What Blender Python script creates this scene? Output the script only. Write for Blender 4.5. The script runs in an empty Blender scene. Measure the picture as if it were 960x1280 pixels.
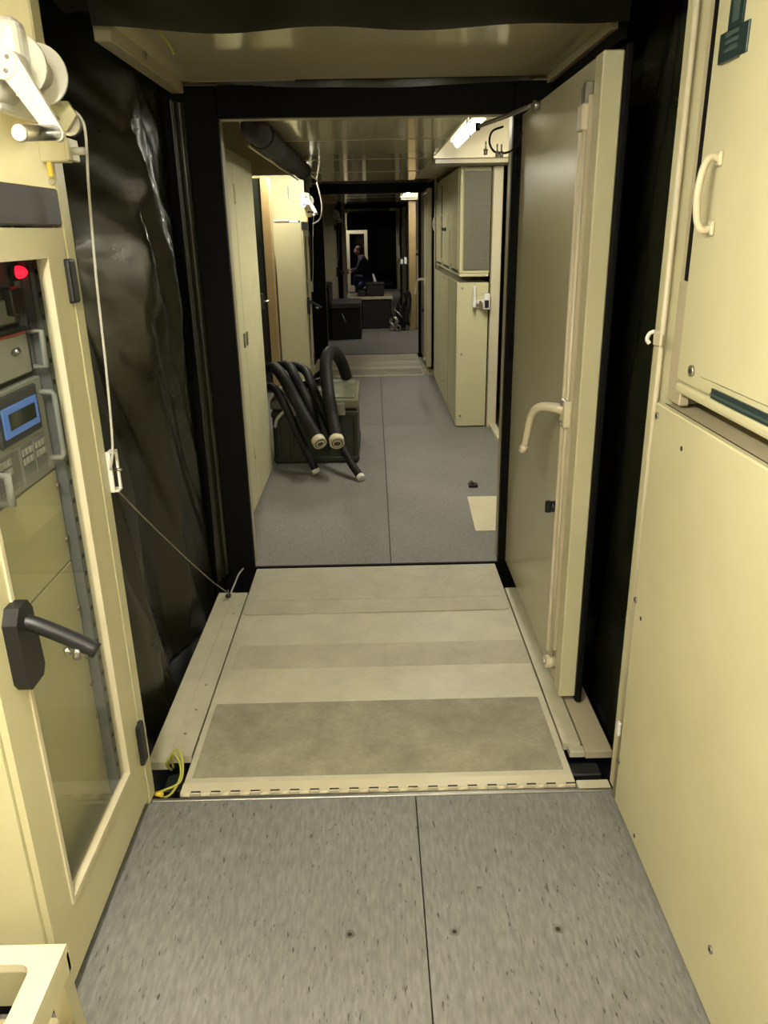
import bpy, bmesh, math, random
from mathutils import Vector, Matrix, noise
random.seed(7)
sc = bpy.context.scene
COL = sc.collection

# ------------------------------------------------------------------ camera
cam_d = bpy.data.cameras.new('camera'); cam = bpy.data.objects.new('camera', cam_d); COL.objects.link(cam)
cam_d.sensor_fit = 'VERTICAL'; cam_d.sensor_height = 24.0; cam_d.lens = 962.0 / 1280.0 * 24.0
cam_d.clip_start = 0.05; cam_d.clip_end = 100
RX = Vector((0.99973353, -0.01463485, -0.01785163))      # image right in the world
DN = Vector((-0.02179164, -0.34323788, -0.93899568))     # image down in the world
FW = Vector((0.0076147, 0.93913448, -0.34346534))        # view direction
m = Matrix((( RX.x, -DN.x, -FW.x, 0), (RX.y, -DN.y, -FW.y, 0), (RX.z, -DN.z, -FW.z, 1.6), (0, 0, 0, 1)))
cam.matrix_world = m
sc.camera = cam

# ------------------------------------------------------------------ world, exposure
w = bpy.data.worlds.new('world'); sc.world = w; w.use_nodes = True
w.node_tree.nodes['Background'].inputs[0].default_value = (0.01, 0.01, 0.01, 1)
w.node_tree.nodes['Background'].inputs[1].default_value = 0.1
sc.view_settings.view_transform = 'Standard'; sc.view_settings.look = 'None'
sc.view_settings.gamma = 1.0; sc.view_settings.use_curve_mapping = False
sc.view_settings.exposure = 0.75
LAMP = 160.0            # strength of the fluorescent diffusers in the compartments
PERIOD = 7.1           # distance from one compartment to the next along the corridor

# ------------------------------------------------------------------ materials
def srgb(r, g, b):
    f = lambda c: (c/255/12.92) if c/255 <= 0.04045 else ((c/255+0.055)/1.055)**2.4
    return (f(r), f(g), f(b), 1)

def mat(name, col, rough=0.5, metal=0.0, col2=None, nscale=6.0, nstretch=(1, 1, 1), lo=0.35, hi=0.65, bump=0.0, bscale=None,
        spec=0.5, rough2=None, emit=None, estr=0.0, bdist=0.01, detail=6.0, coat=0.0, nrough=0.62):
    mt = bpy.data.materials.new(name); mt.use_nodes = True
    nt = mt.node_tree; n = nt.nodes; l = nt.links; p = n['Principled BSDF']
    p.inputs['Base Color'].default_value = col; p.inputs['Roughness'].default_value = rough
    p.inputs['Metallic'].default_value = metal; p.inputs['Specular IOR Level'].default_value = spec
    p.inputs['Coat Weight'].default_value = coat; p.inputs['Coat Roughness'].default_value = 0.1
    if col2 or bump or rough2 is not None:
        tc = n.new('ShaderNodeTexCoord'); mp = n.new('ShaderNodeMapping'); mp.inputs['Scale'].default_value = nstretch
        l.new(tc.outputs['Object'], mp.inputs['Vector'])
    if col2 or rough2 is not None:
        nz = n.new('ShaderNodeTexNoise'); nz.inputs['Scale'].default_value = nscale; nz.inputs['Detail'].default_value = detail
        nz.inputs['Roughness'].default_value = nrough
        l.new(mp.outputs[0], nz.inputs['Vector'])
        rp = n.new('ShaderNodeMapRange'); rp.inputs['From Min'].default_value = lo; rp.inputs['From Max'].default_value = hi
        l.new(nz.outputs['Fac'], rp.inputs['Value'])
    if col2:
        mx = n.new('ShaderNodeMix'); mx.data_type = 'RGBA'; mx.inputs['A'].default_value = col; mx.inputs['B'].default_value = col2
        l.new(rp.outputs[0], mx.inputs['Factor']); l.new(mx.outputs['Result'], p.inputs['Base Color'])
    if rough2 is not None:
        mr = n.new('ShaderNodeMapRange'); mr.inputs['To Min'].default_value = rough; mr.inputs['To Max'].default_value = rough2
        l.new(rp.outputs[0], mr.inputs['Value']); l.new(mr.outputs[0], p.inputs['Roughness'])
    if bump:
        nb = n.new('ShaderNodeTexNoise'); nb.inputs['Scale'].default_value = bscale or nscale; nb.inputs['Detail'].default_value = 4
        l.new(mp.outputs[0], nb.inputs['Vector'])
        bp = n.new('ShaderNodeBump'); bp.inputs['Strength'].default_value = bump; bp.inputs['Distance'].default_value = bdist
        l.new(nb.outputs['Fac'], bp.inputs['Height']); l.new(bp.outputs[0], p.inputs['Normal'])
    if emit:
        p.inputs['Emission Color'].default_value = emit; p.inputs['Emission Strength'].default_value = estr
    return mt

CR = (0.61, 0.568, 0.355, 1)
M_ = {}
M_['cream'] = mat('cream_paint', CR, 0.33, col2=(0.565, 0.525, 0.322, 1), nscale=3.0, bump=0.03, bscale=90, bdist=0.002, rough2=0.42)
M_['cream_door'] = mat('cream_door_paint', (0.56, 0.515, 0.35, 1), 0.26, col2=(0.52, 0.475, 0.315, 1), nscale=1.4)
M_['cream_pale'] = mat('pale_cream_paint', (0.66, 0.60, 0.43, 1), 0.4, col2=(0.60, 0.53, 0.36, 1), nscale=5)
M_['cream_grey'] = mat('greyish_cream_paint', (0.50, 0.44, 0.30, 1), 0.4, col2=(0.46, 0.40, 0.27, 1), nscale=3)
M_['ceil'] = mat('glossy_ceiling', (0.64, 0.58, 0.39, 1), 0.07, col2=(0.60, 0.54, 0.36, 1), nscale=2, bump=0.02, bscale=3, bdist=0.01, rough2=0.11)
M_['tan'] = mat('tan_panel', (0.42, 0.30, 0.14, 1), 0.4, col2=(0.36, 0.25, 0.11, 1), nscale=4)
M_['buff'] = mat('buff_panel', (0.58, 0.45, 0.25, 1), 0.4, col2=(0.53, 0.41, 0.22, 1), nscale=4)
M_['ramp'] = mat('ramp_paint', (0.60, 0.555, 0.41, 1), 0.45, col2=(0.34, 0.31, 0.22, 1), nscale=4.0, lo=0.42, hi=0.95, nrough=0.78, bump=0.10, bscale=200, bdist=0.002, detail=10)
M_['pad'] = mat('worn_anti_slip', (0.42, 0.385, 0.275, 1), 0.6, col2=(0.15, 0.135, 0.09, 1), nscale=5.5, lo=0.30, hi=0.76, nrough=0.82, bump=0.25, bscale=260, bdist=0.002, detail=12)
M_['pad2'] = mat('light_anti_slip', (0.565, 0.52, 0.385, 1), 0.55, col2=(0.31, 0.28, 0.20, 1), nscale=5.0, lo=0.33, hi=0.85, nrough=0.8, bump=0.2, bscale=260, bdist=0.002, detail=12)
M_['white'] = mat('white_paint', (0.78, 0.77, 0.72, 1), 0.28, col2=(0.7, 0.68, 0.6, 1), nscale=12)
M_['tarp'] = mat('black_tarpaulin', (0.016, 0.0175, 0.009, 1), 0.27, col2=(0.022, 0.024, 0.013, 1), nscale=5, bump=0.18, bscale=5, bdist=0.05, rough2=0.42, spec=0.7, coat=0.08)
M_['tarp_roof'] = mat('black_tarpaulin_roof', (0.016, 0.0175, 0.009, 1), 0.55, col2=(0.022, 0.024, 0.013, 1), nscale=5, bump=0.15, bscale=5, bdist=0.05, rough2=0.65, spec=0.4)
M_['rubber'] = mat('black_rubber', (0.0035, 0.0035, 0.003, 1), 0.6, spec=0.15)
M_['plastic'] = mat('black_plastic', (0.009, 0.009, 0.010, 1), 0.45)
M_['cap'] = mat('dark_grey_cap', (0.055, 0.05, 0.05, 1), 0.5)
M_['steel'] = mat('steel', (0.55, 0.54, 0.50, 1), 0.28, metal=1.0)
M_['dsteel'] = mat('dull_screw_steel', (0.30, 0.28, 0.24, 1), 0.4, metal=0.8)
M_['hole'] = mat('dark_hole', (0.02, 0.018, 0.012, 1), 0.7)
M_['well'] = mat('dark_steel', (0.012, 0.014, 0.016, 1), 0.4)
M_['grey'] = mat('equipment_grey', (0.23, 0.235, 0.235, 1), 0.45, col2=(0.20, 0.205, 0.205, 1), nscale=9)
M_['grey_d'] = mat('equipment_dark_grey', (0.075, 0.08, 0.085, 1), 0.5)
M_['grey_l'] = mat('equipment_light_grey', (0.42, 0.42, 0.40, 1), 0.45)
M_['lcd'] = mat('blue_lcd_frame', (0.10, 0.19, 0.50, 1), 0.3, emit=(0.10, 0.2, 0.55, 1), estr=0.25)
M_['lcd_glass'] = mat('dark_lcd_glass', (0.03, 0.04, 0.03, 1), 0.2)
M_['led'] = mat('red_led', (0.9, 0.02, 0.03, 1), 0.3, emit=(1, 0.01, 0.03, 1), estr=1.6)
M_['plaque'] = mat('dark_teal_plaque', (0.018, 0.035, 0.035, 1), 0.35)
M_['plaque_l'] = mat('grey_teal_print', (0.06, 0.09, 0.08, 1), 0.4)
M_['yellow'] = mat('yellow_green_wire', (0.46, 0.44, 0.07, 1), 0.45)
M_['yel'] = mat('yellow_tag', (0.75, 0.55, 0.05, 1), 0.45)
M_['blue'] = mat('blue_sticker', (0.06, 0.16, 0.50, 1), 0.4)
M_['rope'] = mat('grey_rope', (0.52, 0.50, 0.43, 1), 0.6)
M_['wire'] = mat('thin_wire', (0.32, 0.29, 0.22, 1), 0.5)
M_['hose'] = mat('black_hose', (0.005, 0.005, 0.0045, 1), 0.6, spec=0.3, bump=0.2, bscale=40, bdist=0.003)
M_['olive'] = mat('olive_case', (0.018, 0.024, 0.010, 1), 0.5, col2=(0.026, 0.033, 0.015, 1), nscale=12)
M_['lid'] = mat('worn_green_lid', (0.17, 0.175, 0.11, 1), 0.45, col2=(0.09, 0.095, 0.055, 1), nscale=7)
M_['red'] = mat('red_print', (0.45, 0.08, 0.07, 1), 0.5)
M_['paper'] = mat('coloured_paper', (0.55, 0.5, 0.6, 1), 0.6, col2=(0.35, 0.1, 0.12, 1), nscale=30, lo=0.45, hi=0.55)
M_['navy'] = mat('navy_cloth', (0.028, 0.032, 0.055, 1), 0.85, col2=(0.02, 0.023, 0.04, 1), nscale=20)
M_['jeans'] = mat('blue_jeans', (0.035, 0.05, 0.12, 1), 0.85)
M_['skin'] = mat('skin', (0.45, 0.24, 0.16, 1), 0.5)
M_['hair'] = mat('dark_reddish_hair', (0.06, 0.02, 0.014, 1), 0.6)
M_['black'] = mat('black_fabric', (0.010, 0.010, 0.010, 1), 0.7)
M_['lamp'] = mat('lamp_diffuser', (0.9, 0.9, 0.85, 1), 0.5, emit=(1.0, 0.96, 0.80, 1), estr=LAMP)
M_['lamp_c2'] = mat('lamp_diffuser_second', (0.9, 0.9, 0.85, 1), 0.5, emit=(1.0, 0.96, 0.80, 1), estr=LAMP*0.6)
M_['lamp_c2r'] = mat('lamp_diffuser_right', (0.9, 0.9, 0.85, 1), 0.5, emit=(1.0, 0.96, 0.80, 1), estr=LAMP*0.75)
M_['lamp_c2l'] = mat('lamp_diffuser_left', (0.9, 0.9, 0.85, 1), 0.5, emit=(1.0, 0.96, 0.80, 1), estr=LAMP*0.48)
M_['lamp_dim'] = mat('lamp_diffuser_dim', (0.9, 0.9, 0.85, 1), 0.5, emit=(1.0, 0.95, 0.82, 1), estr=LAMP*0.5)

# streaked grey sheet flooring with flecks
def lino(name, base, dark, light):
    mt = bpy.data.materials.new(name); mt.use_nodes = True; nt = mt.node_tree; n = nt.nodes; l = nt.links; p = n['Principled BSDF']
    tc = n.new('ShaderNodeTexCoord')
    def nzz(scale, stretch, det=5):
        mp = n.new('ShaderNodeMapping'); mp.inputs['Scale'].default_value = stretch; l.new(tc.outputs['Object'], mp.inputs['Vector'])
        z = n.new('ShaderNodeTexNoise'); z.inputs['Scale'].default_value = scale; z.inputs['Detail'].default_value = det; l.new(mp.outputs[0], z.inputs['Vector']); return z
    def rng(z, a, b):
        r = n.new('ShaderNodeMapRange'); r.inputs['From Min'].default_value = a; r.inputs['From Max'].default_value = b; l.new(z.outputs['Fac'], r.inputs['Value']); return r
    a = rng(nzz(46, (2.4, 0.55, 1)), 0.30, 0.72); b = rng(nzz(60, (2.2, 0.5, 1), 2), 0.655, 0.75); c = rng(nzz(2.2, (1, 1, 1)), 0.3, 0.8)
    m1 = n.new('ShaderNodeMix'); m1.data_type = 'RGBA'; m1.inputs['A'].default_value = base; m1.inputs['B'].default_value = light; l.new(a.outputs[0], m1.inputs['Factor'])
    m2 = n.new('ShaderNodeMix'); m2.data_type = 'RGBA'; m2.inputs['B'].default_value = dark
    l.new(m1.outputs['Result'], m2.inputs['A']); l.new(b.outputs[0], m2.inputs['Factor'])
    m3 = n.new('ShaderNodeMix'); m3.data_type = 'RGBA'; m3.blend_type = 'MULTIPLY'; m3.inputs['B'].default_value = (0.80, 0.79, 0.77, 1)
    l.new(m2.outputs['Result'], m3.inputs['A']); l.new(c.outputs[0], m3.inputs['Factor']); l.new(m3.outputs['Result'], p.inputs['Base Color'])
    p.inputs['Roughness'].default_value = 0.5; p.inputs['Specular IOR Level'].default_value = 0.35
    return mt
M_['lino'] = lino('streaked_grey_flooring', srgb(114, 112, 110), srgb(66, 63, 60), srgb(138, 137, 134))
M_['lino2'] = lino('worn_grey_flooring', srgb(118, 115, 111), srgb(88, 85, 81), srgb(134, 131, 127))

# perforated sheet: dark dots by a voronoi cell pattern
def perforated():
    mt = bpy.data.materials.new('perforated_sheet'); mt.use_nodes = True; nt = mt.node_tree; n = nt.nodes; l = nt.links; p = n['Principled BSDF']
    tc = n.new('ShaderNodeTexCoord'); v = n.new('ShaderNodeTexVoronoi'); v.inputs['Scale'].default_value = 84; v.inputs['Randomness'].default_value = 0.0
    l.new(tc.outputs['Object'], v.inputs['Vector'])
    r = n.new('ShaderNodeMapRange'); r.inputs['From Min'].default_value = 0.32; r.inputs['From Max'].default_value = 0.42; l.new(v.outputs['Distance'], r.inputs['Value'])
    mx = n.new('ShaderNodeMix'); mx.data_type = 'RGBA'; mx.inputs['A'].default_value = (0.055, 0.05, 0.036, 1); mx.inputs['B'].default_value = (0.19, 0.17, 0.12, 1)
    l.new(r.outputs[0], mx.inputs['Factor']); l.new(mx.outputs['Result'], p.inputs['Base Color']); p.inputs['Roughness'].default_value = 0.5
    return mt
M_['perf'] = perforated()

def glass():
    mt = bpy.data.materials.new('clear_pane'); mt.use_nodes = True; nt = mt.node_tree; n = nt.nodes; l = nt.links
    n.remove(n['Principled BSDF'])
    t = n.new('ShaderNodeBsdfTransparent'); t.inputs[0].default_value = (0.93, 0.94, 0.92, 1)
    g = n.new('ShaderNodeBsdfGlossy'); g.inputs['Roughness'].default_value = 0.02
    f = n.new('ShaderNodeFresnel'); f.inputs['IOR'].default_value = 1.45; x = n.new('ShaderNodeMixShader')
    ge = n.new('ShaderNodeNewGeometry'); iv = n.new('ShaderNodeMath'); iv.operation = 'SUBTRACT'; iv.inputs[0].default_value = 1.0; l.new(ge.outputs['Backfacing'], iv.inputs[1])
    mu = n.new('ShaderNodeMath'); mu.operation = 'MULTIPLY'; l.new(f.outputs[0], mu.inputs[0]); l.new(iv.outputs[0], mu.inputs[1])
    l.new(mu.outputs[0], x.inputs[0]); l.new(t.outputs[0], x.inputs[1]); l.new(g.outputs[0], x.inputs[2]); l.new(x.outputs[0], n['Material Output'].inputs[0])
    return mt
M_['glass'] = glass()

# ------------------------------------------------------------------ mesh helpers
class MB:
    def __init__(s): s.b = bmesh.new()
    def box(s, x0, x1, y0, y1, z0, z1, bev=0.0, seg=1):
        r = bmesh.ops.create_cube(s.b, size=1.0)
        for v in r['verts']:
            v.co = Vector((x0+(v.co.x+.5)*(x1-x0), y0+(v.co.y+.5)*(y1-y0), z0+(v.co.z+.5)*(z1-z0)))
        if bev > 0:
            bev = min(bev, abs(x1-x0)*.45, abs(y1-y0)*.45, abs(z1-z0)*.45)
            e = list({e for v in r['verts'] for e in v.link_edges})
            bmesh.ops.bevel(s.b, geom=e, offset=bev, segments=seg, profile=0.5, affect='EDGES')
        return s
    def cyl(s, p0, p1, r, n=14, r2=None, caps=True):
        p0 = Vector(p0); p1 = Vector(p1); d = (p1-p0).normalized(); r2 = r if r2 is None else r2
        a = d.orthogonal().normalized(); c = d.cross(a)
        A = [s.b.verts.new(p0+(a*math.cos(t)+c*math.sin(t))*r) for t in [2*math.pi*i/n for i in range(n)]]
        B = [s.b.verts.new(p1+(a*math.cos(t)+c*math.sin(t))*r2) for t in [2*math.pi*i/n for i in range(n)]]
        for i in range(n):
            f = s.b.faces.new((A[i], A[(i+1) % n], B[(i+1) % n], B[i])); f.smooth = True
        if caps: s.b.faces.new(A[::-1]); s.b.faces.new(B)
        return s
    def ring(s, c, axis, R, r, a0=0, a1=2*math.pi, n=28, k=8):
        ax = Vector(axis).normalized(); u = ax.orthogonal().normalized(); v = ax.cross(u)
        pts = [Vector(c)+(u*math.cos(a0+(a1-a0)*i/n)+v*math.sin(a0+(a1-a0)*i/n))*R for i in range(n+1)]
        return s.tube(pts, r, k)
    def tube(s, pts, r, n=8, caps=True, rs=None):
        pts = [Vector(p) for p in pts]; rings = []; prev = None
        for i, p in enumerate(pts):
            d = (pts[min(i+1, len(pts)-1)]-pts[max(i-1, 0)]).normalized()
            if prev is None: a = d.orthogonal().normalized()
            else: a = (prev-d*prev.dot(d)).normalized()
            prev = a; c = d.cross(a); rr = rs[i] if rs else r
            rings.append([s.b.verts.new(p+(a*math.cos(2*math.pi*j/n)+c*math.sin(2*math.pi*j/n))*rr) for j in range(n)])
        for A, B in zip(rings, rings[1:]):
            for j in range(n):
                f = s.b.faces.new((A[j], A[(j+1) % n], B[(j+1) % n], B[j])); f.smooth = True
        if caps: s.b.faces.new(rings[0][::-1]); s.b.faces.new(rings[-1])
        return s
    def prism(s, poly, ax, a0, a1):
        """poly in the two other axes, extruded along ax (0,1,2) from a0 to a1"""
        def P(q, t):
            c = [q[0], q[1]]; c.insert(ax, t); return Vector(c)
        A = [s.b.verts.new(P(q, a0)) for q in poly]; B = [s.b.verts.new(P(q, a1)) for q in poly]; n = len(poly)
        s.b.faces.new(A[::-1]); s.b.faces.new(B)
        for i in range(n): s.b.faces.new((A[i], A[(i+1) % n], B[(i+1) % n], B[i]))
        return s
    def grid(s, nu, nv, fn, thick=0.0, smooth=True):
        V = [[s.b.verts.new(Vector(fn(i/nu, j/nv))) for j in range(nv+1)] for i in range(nu+1)]
        for i in range(nu):
            for j in range(nv):
                f = s.b.faces.new((V[i][j], V[i+1][j], V[i+1][j+1], V[i][j+1])); f.smooth = smooth
        return s

def cat_rom(P, k=8):
    P = [Vector(p) for p in P]; Q = [P[0]*2-P[1]]+P+[P[-1]*2-P[-2]]; out = []
    for i in range(1, len(Q)-2):
        for j in range(k):
            t = j/k; a, b, c, d = Q[i-1], Q[i], Q[i+1], Q[i+2]
            out.append(0.5*((2*b)+(c-a)*t+(2*a-5*b+4*c-d)*t*t+(3*b-a-3*c+d)*t**3))
    return out+[P[-1]]

ORG = {}
def obj(name, mb, mt, parent=None, origin=None):
    bmesh.ops.recalc_face_normals(mb.b, faces=mb.b.faces)
    me = bpy.data.meshes.new(name); mb.b.to_mesh(me); mb.b.free()
    if parent is not None: o0 = ORG[parent.name]
    elif origin is not None: o0 = Vector(origin)
    else:
        xs = [v.co for v in me.vertices]
        o0 = Vector(((min(v.x for v in xs)+max(v.x for v in xs))/2, (min(v.y for v in xs)+max(v.y for v in xs))/2, min(v.z for v in xs)))
    me.transform(Matrix.Translation(-o0))
    me.materials.append(M_[mt] if isinstance(mt, str) else mt)
    o = bpy.data.objects.new(name, me); COL.objects.link(o)
    if parent is None: o.location = o0
    else: o.parent = parent
    ORG[o.name] = o0
    return o
def tag(o, label, cat, group=None):
    o['label'] = label; o['category'] = cat
    if group: o['group'] = group
    return o
def thing(name, label, cat, loc, group=None):
    o = bpy.data.objects.new(name, None); COL.objects.link(o); o.location = loc; o.empty_display_size = 0.1
    ORG[o.name] = Vector(loc); return tag(o, label, cat, group)
def struct(name, mb, mt, label=None):
    o = obj(name, mb, mt); o['kind'] = 'structure'
    if label: o['label'] = label
    return o
def copy_tree(o, dy, label=None, parent=None):
    c = o.copy(); COL.objects.link(c)
    if parent is None:
        c.location.y += dy
        if label: c['label'] = label
    else:
        c.parent = parent
    ORG[c.name] = ORG[o.name]+Vector((0, dy, 0))
    for ch in list(o.children): copy_tree(ch, dy, None, c)
    return c
ORD = ['', 'second', 'third', 'fourth']
def B(*a, **k): return MB().box(*a, **k)

# ================================================================== the setting
def floor(y0, y1, x0, x1, seams, mt, label, ysplit=()):
    base = struct('floor', B(x0, x1, y0, y1, -0.06, -0.014), 'well', label)
    xs = [x0]+list(seams)+[x1]; ys = [y0]+list(ysplit)+[y1]
    for a, b in zip(xs, xs[1:]):
        for c, d in zip(ys, ys[1:]):
            obj('floor_panel', B(a+0.0015, b-0.0015, c+0.001, d-0.001, -0.014, 0.0, 0.001), mt, base)
    return base
f1 = floor(-3.4, 1.882, -1.3, 1.2, (0.094,), 'lino', 'streaked grey flooring panels in the near compartment')
for x in (-0.091, 0.163, 0.414):
    sc_ = obj('floor_screw', MB().cyl((x, 1.40, -0.006), (x, 1.40, 0.0012), 0.0125, 18), 'dsteel', f1)
    obj('screw_recess', MB().cyl((x, 1.40, 0.0011), (x, 1.40, 0.0018), 0.0055, 12), 'hole', sc_)
f2 = floor(3.60, 8.985, -1.3, 1.2, (0.06,), 'lino2', 'worn grey flooring of the second compartment', (6.6,))
f3 = floor(10.70, 16.085, -1.3, 1.2, (0.06,), 'lino2', 'worn grey flooring of the third compartment', (13.2,))
f4 = floor(17.80, 23.185, -1.3, 1.2, (), 'lino2', 'dim flooring of the fourth compartment')
f5 = floor(24.9, 32.0, -1.3, 1.2, (), 'lino2', 'dark flooring at the far end')
# pits under the bridge plates
for i in range(4):
    dy = PERIOD*i
    struct('trim_%d' % (20+i), B(-1.3, 1.2, 1.884+dy, 3.598+dy, -0.20, -0.15), 'well', 'dark steel pit under the bridge plate')
    struct('trim_%d' % (30+i), B(-0.70, 0.69, 1.884+dy, 1.898+dy, -0.05, 0.001, 0.002), 'dsteel', 'metal edge strip of the flooring')
    struct('trim_%d' % (40+i), B(-0.64, 0.61, 3.582+dy, 3.60+dy, -0.15, 0.006, 0.003), 'rubber', 'black threshold strip')
    # cream jambs at the end of a compartment
    struct('wall_end_left_%d' % i, B(-1.3, -0.70, 1.872+dy, 1.928+dy, 0, 2.42, 0.004), 'cream')
    wr = struct('wall_end_right_%d' % i, B(0.692, 1.2, 1.872+dy, 1.928+dy, 0, 2.42, 0.004), 'cream')
    obj('jamb_tube', MB().cyl((0.689, 1.865+dy, 0.0), (0.689, 1.865+dy, 2.42), 0.007, 12), 'cream_pale', wr)
    obj('jamb_strip', B(0.712, 0.76, 1.79+dy, 1.85+dy, 1.2, 2.42, 0.003), 'cream_grey', wr)
    obj('gasket', B(0.707, 0.716, 1.782+dy, 1.816+dy, 1.48, 2.42, 0.002), 'rubber', wr)
    obj('jamb_bracket', B(0.711, 0.735, 1.772+dy, 1.852+dy, 1.2, 1.48, 0.003), 'cream_grey', wr)
    struct('wall_end_top_%d' % i, B(-0.70, 0.692, 1.872+dy, 1.928+dy, 2.20, 2.42), 'cream')
    # entry wall of the next compartment with its black gasket frame
    struct('wall_entry_left_%d' % i, B(-1.3, -0.635, 3.62+dy, 3.70+dy, 0, 2.42), 'cream_grey')
    struct('wall_entry_right_%d' % i, B(0.605, 1.2, 3.62+dy, 3.70+dy, 0, 2.42), 'cream_grey')
    struct('wall_entry_top_%d' % i, B(-0.635, 0.605, 3.62+dy, 3.70+dy, 2.052, 2.42), 'cream_grey')
    fr = struct('trim_%d' % (50+i), B(-0.96, -0.632, 3.575+dy, 3.618+dy, -0.15, 2.17, 0.004), 'rubber', 'black rubber frame around the doorway')
    obj('frame_top', B(-0.632, 0.603, 3.575+dy, 3.618+dy, 2.05, 2.17, 0.004), 'rubber', fr)
    obj('frame_side', B(0.603, 0.96, 3.575+dy, 3.618+dy, -0.15, 2.17, 0.004), 'rubber', fr)

def ceiling(y0, y1, idx):
    # y0 = entry end, y1 = far end; wide first half with coves either side, flat second half
    ym = y0+2.75
    c = struct('ceiling', B(-0.56, 0.46, y0, y1, 2.105, 2.135), 'ceil', 'glossy cream ceiling of compartment')
    for k in range(1, 4):
        yy = y0+k*(y1-y0)/4
        obj('ceiling_joint', B(-0.56, 0.46, yy-0.006, yy+0.006, 2.102, 2.106), 'cream_grey', c)
    obj('ceiling_edge', B(0.46, 0.475, y0, ym-0.33, 2.105, 2.36), 'cream_pale', c)
    obj('ceiling_edge', B(-0.575, -0.56, y0, y1, 2.105, 2.36), 'cream_grey', c)
    obj('cove_top', B(0.475, 1.2, y0, ym, 2.36, 2.39), 'cream_pale', c)
    obj('cove_top', B(-1.3, -0.56, y0, y1, 2.36, 2.39), 'cream_pale', c)
    obj('cove_end', B(0.46, 1.2, ym-0.33, ym-0.28, 2.085, 2.37), 'cream_pale', c)
    struct('trim_%d' % (90+idx), B(0.475, 1.2, ym-0.28, ym+0.05, 2.055, 2.115), 'cream_grey')
    obj('ceiling_wing', B(0.46, 1.2, ym+0.05, y1, 2.115, 2.135), 'cream_grey', c)
    struct('trim_%d' % (95+idx), B(-1.3, -0.577, ym+0.24, ym+0.28, 2.03, 2.36), 'buff')
    return c
ceiling(-3.4, 1.87, 0); ceiling(3.70, 8.97, 1); ceiling(10.80, 16.07, 2); ceiling(17.9, 23.17, 3)

# outer side walls; where the compartment widens the sides are black tarpaulin
for i, (y0, y1) in enumerate(((-3.4, 1.872), (3.70, 8.97), (10.80, 16.07), (17.9, 23.17))):
    struct('wall_left_%d' % i, B(-1.34, -1.30, y0, y1, 0, 2.42), 'cream_grey' if i == 0 else 'tarp')
    struct('wall_right_%d' % i, B(1.20, 1.24, y0, y1, 0, 2.42), 'cream_grey' if i == 0 else 'tarp')
struct('wall_back', B(-1.34, 1.24, -3.46, -3.4, 0, 2.42), 'cream_grey')
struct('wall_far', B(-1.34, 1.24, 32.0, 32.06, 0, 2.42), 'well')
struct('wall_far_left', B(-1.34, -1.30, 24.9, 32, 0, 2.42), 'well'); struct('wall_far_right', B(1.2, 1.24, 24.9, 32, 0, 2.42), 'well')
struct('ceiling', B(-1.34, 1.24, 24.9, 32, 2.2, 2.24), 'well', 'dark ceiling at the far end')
for i in (1, 2):
    dy = PERIOD*(i-1)
    # post and sill beside the right hand cabinets, post left of the rack
    struct('trim_%d' % (60+i), B(0.945, 1.02, 6.42+dy, 6.50+dy, 0, 2.05, 0.004), 'cream_pale')
    struct('trim_%d' % (62+i), B(0.96, 1.02, 3.70+dy, 6.42+dy, 0, 0.04, 0.004), 'cream_pale')
    struct('wall_tarp_%d' % i, B(-1.30, -1.081, 8.16+dy, 8.18+dy, 0, 2.10), 'tarp')
    struct('trim_%d' % (64+i), B(-1.08, -1.0, 8.12+dy, 8.28+dy, 0, 2.10, 0.004), 'tan')

# ------------------------------------------------------------------ fluorescent lamps
def lamp(x, y0, y1, z, label, mt='lamp', tilt=0):
    t = thing('ceiling_lamp', label, 'lamp', (x, (y0+y1)/2, z), 'fluorescent lamps in the ceiling coves')
    obj('housing', B(x-0.045, x+0.045, y0-0.02, y1+0.02, z+0.012, z+0.06, 0.006), 'white', t)
    d = obj('diffuser', MB().prism([(x-0.025+0.05*k/8, z+0.012-0.036*math.sin(math.pi*k/8)) for k in range(9)], 1, y0, y1), mt, t)
    return t
lamp(0.34, -1.5, -0.3, 2.045, 'fluorescent lamp on the ceiling behind the viewer', 'lamp_c2')
lamp(-0.46, -0.2, 1.0, 2.045, 'fluorescent lamp on the near ceiling above the rack side')
lamp(0.58, 4.55, 5.65, 2.135, 'lit fluorescent lamp in the right ceiling cove beyond the doorway', 'lamp_c2r')
lamp(-0.88, 7.6, 8.65, 2.185, 'fluorescent lamp in the left cove above the far rack', 'lamp_c2l')
lamp(0.58, 12.1, 13.0, 2.15, 'dim fluorescent lamp in the third compartment', 'lamp_dim')
lamp(-0.85, 21.0, 21.9, 2.22, 'faint fluorescent lamp above the crouching person', 'lamp_dim')

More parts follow.
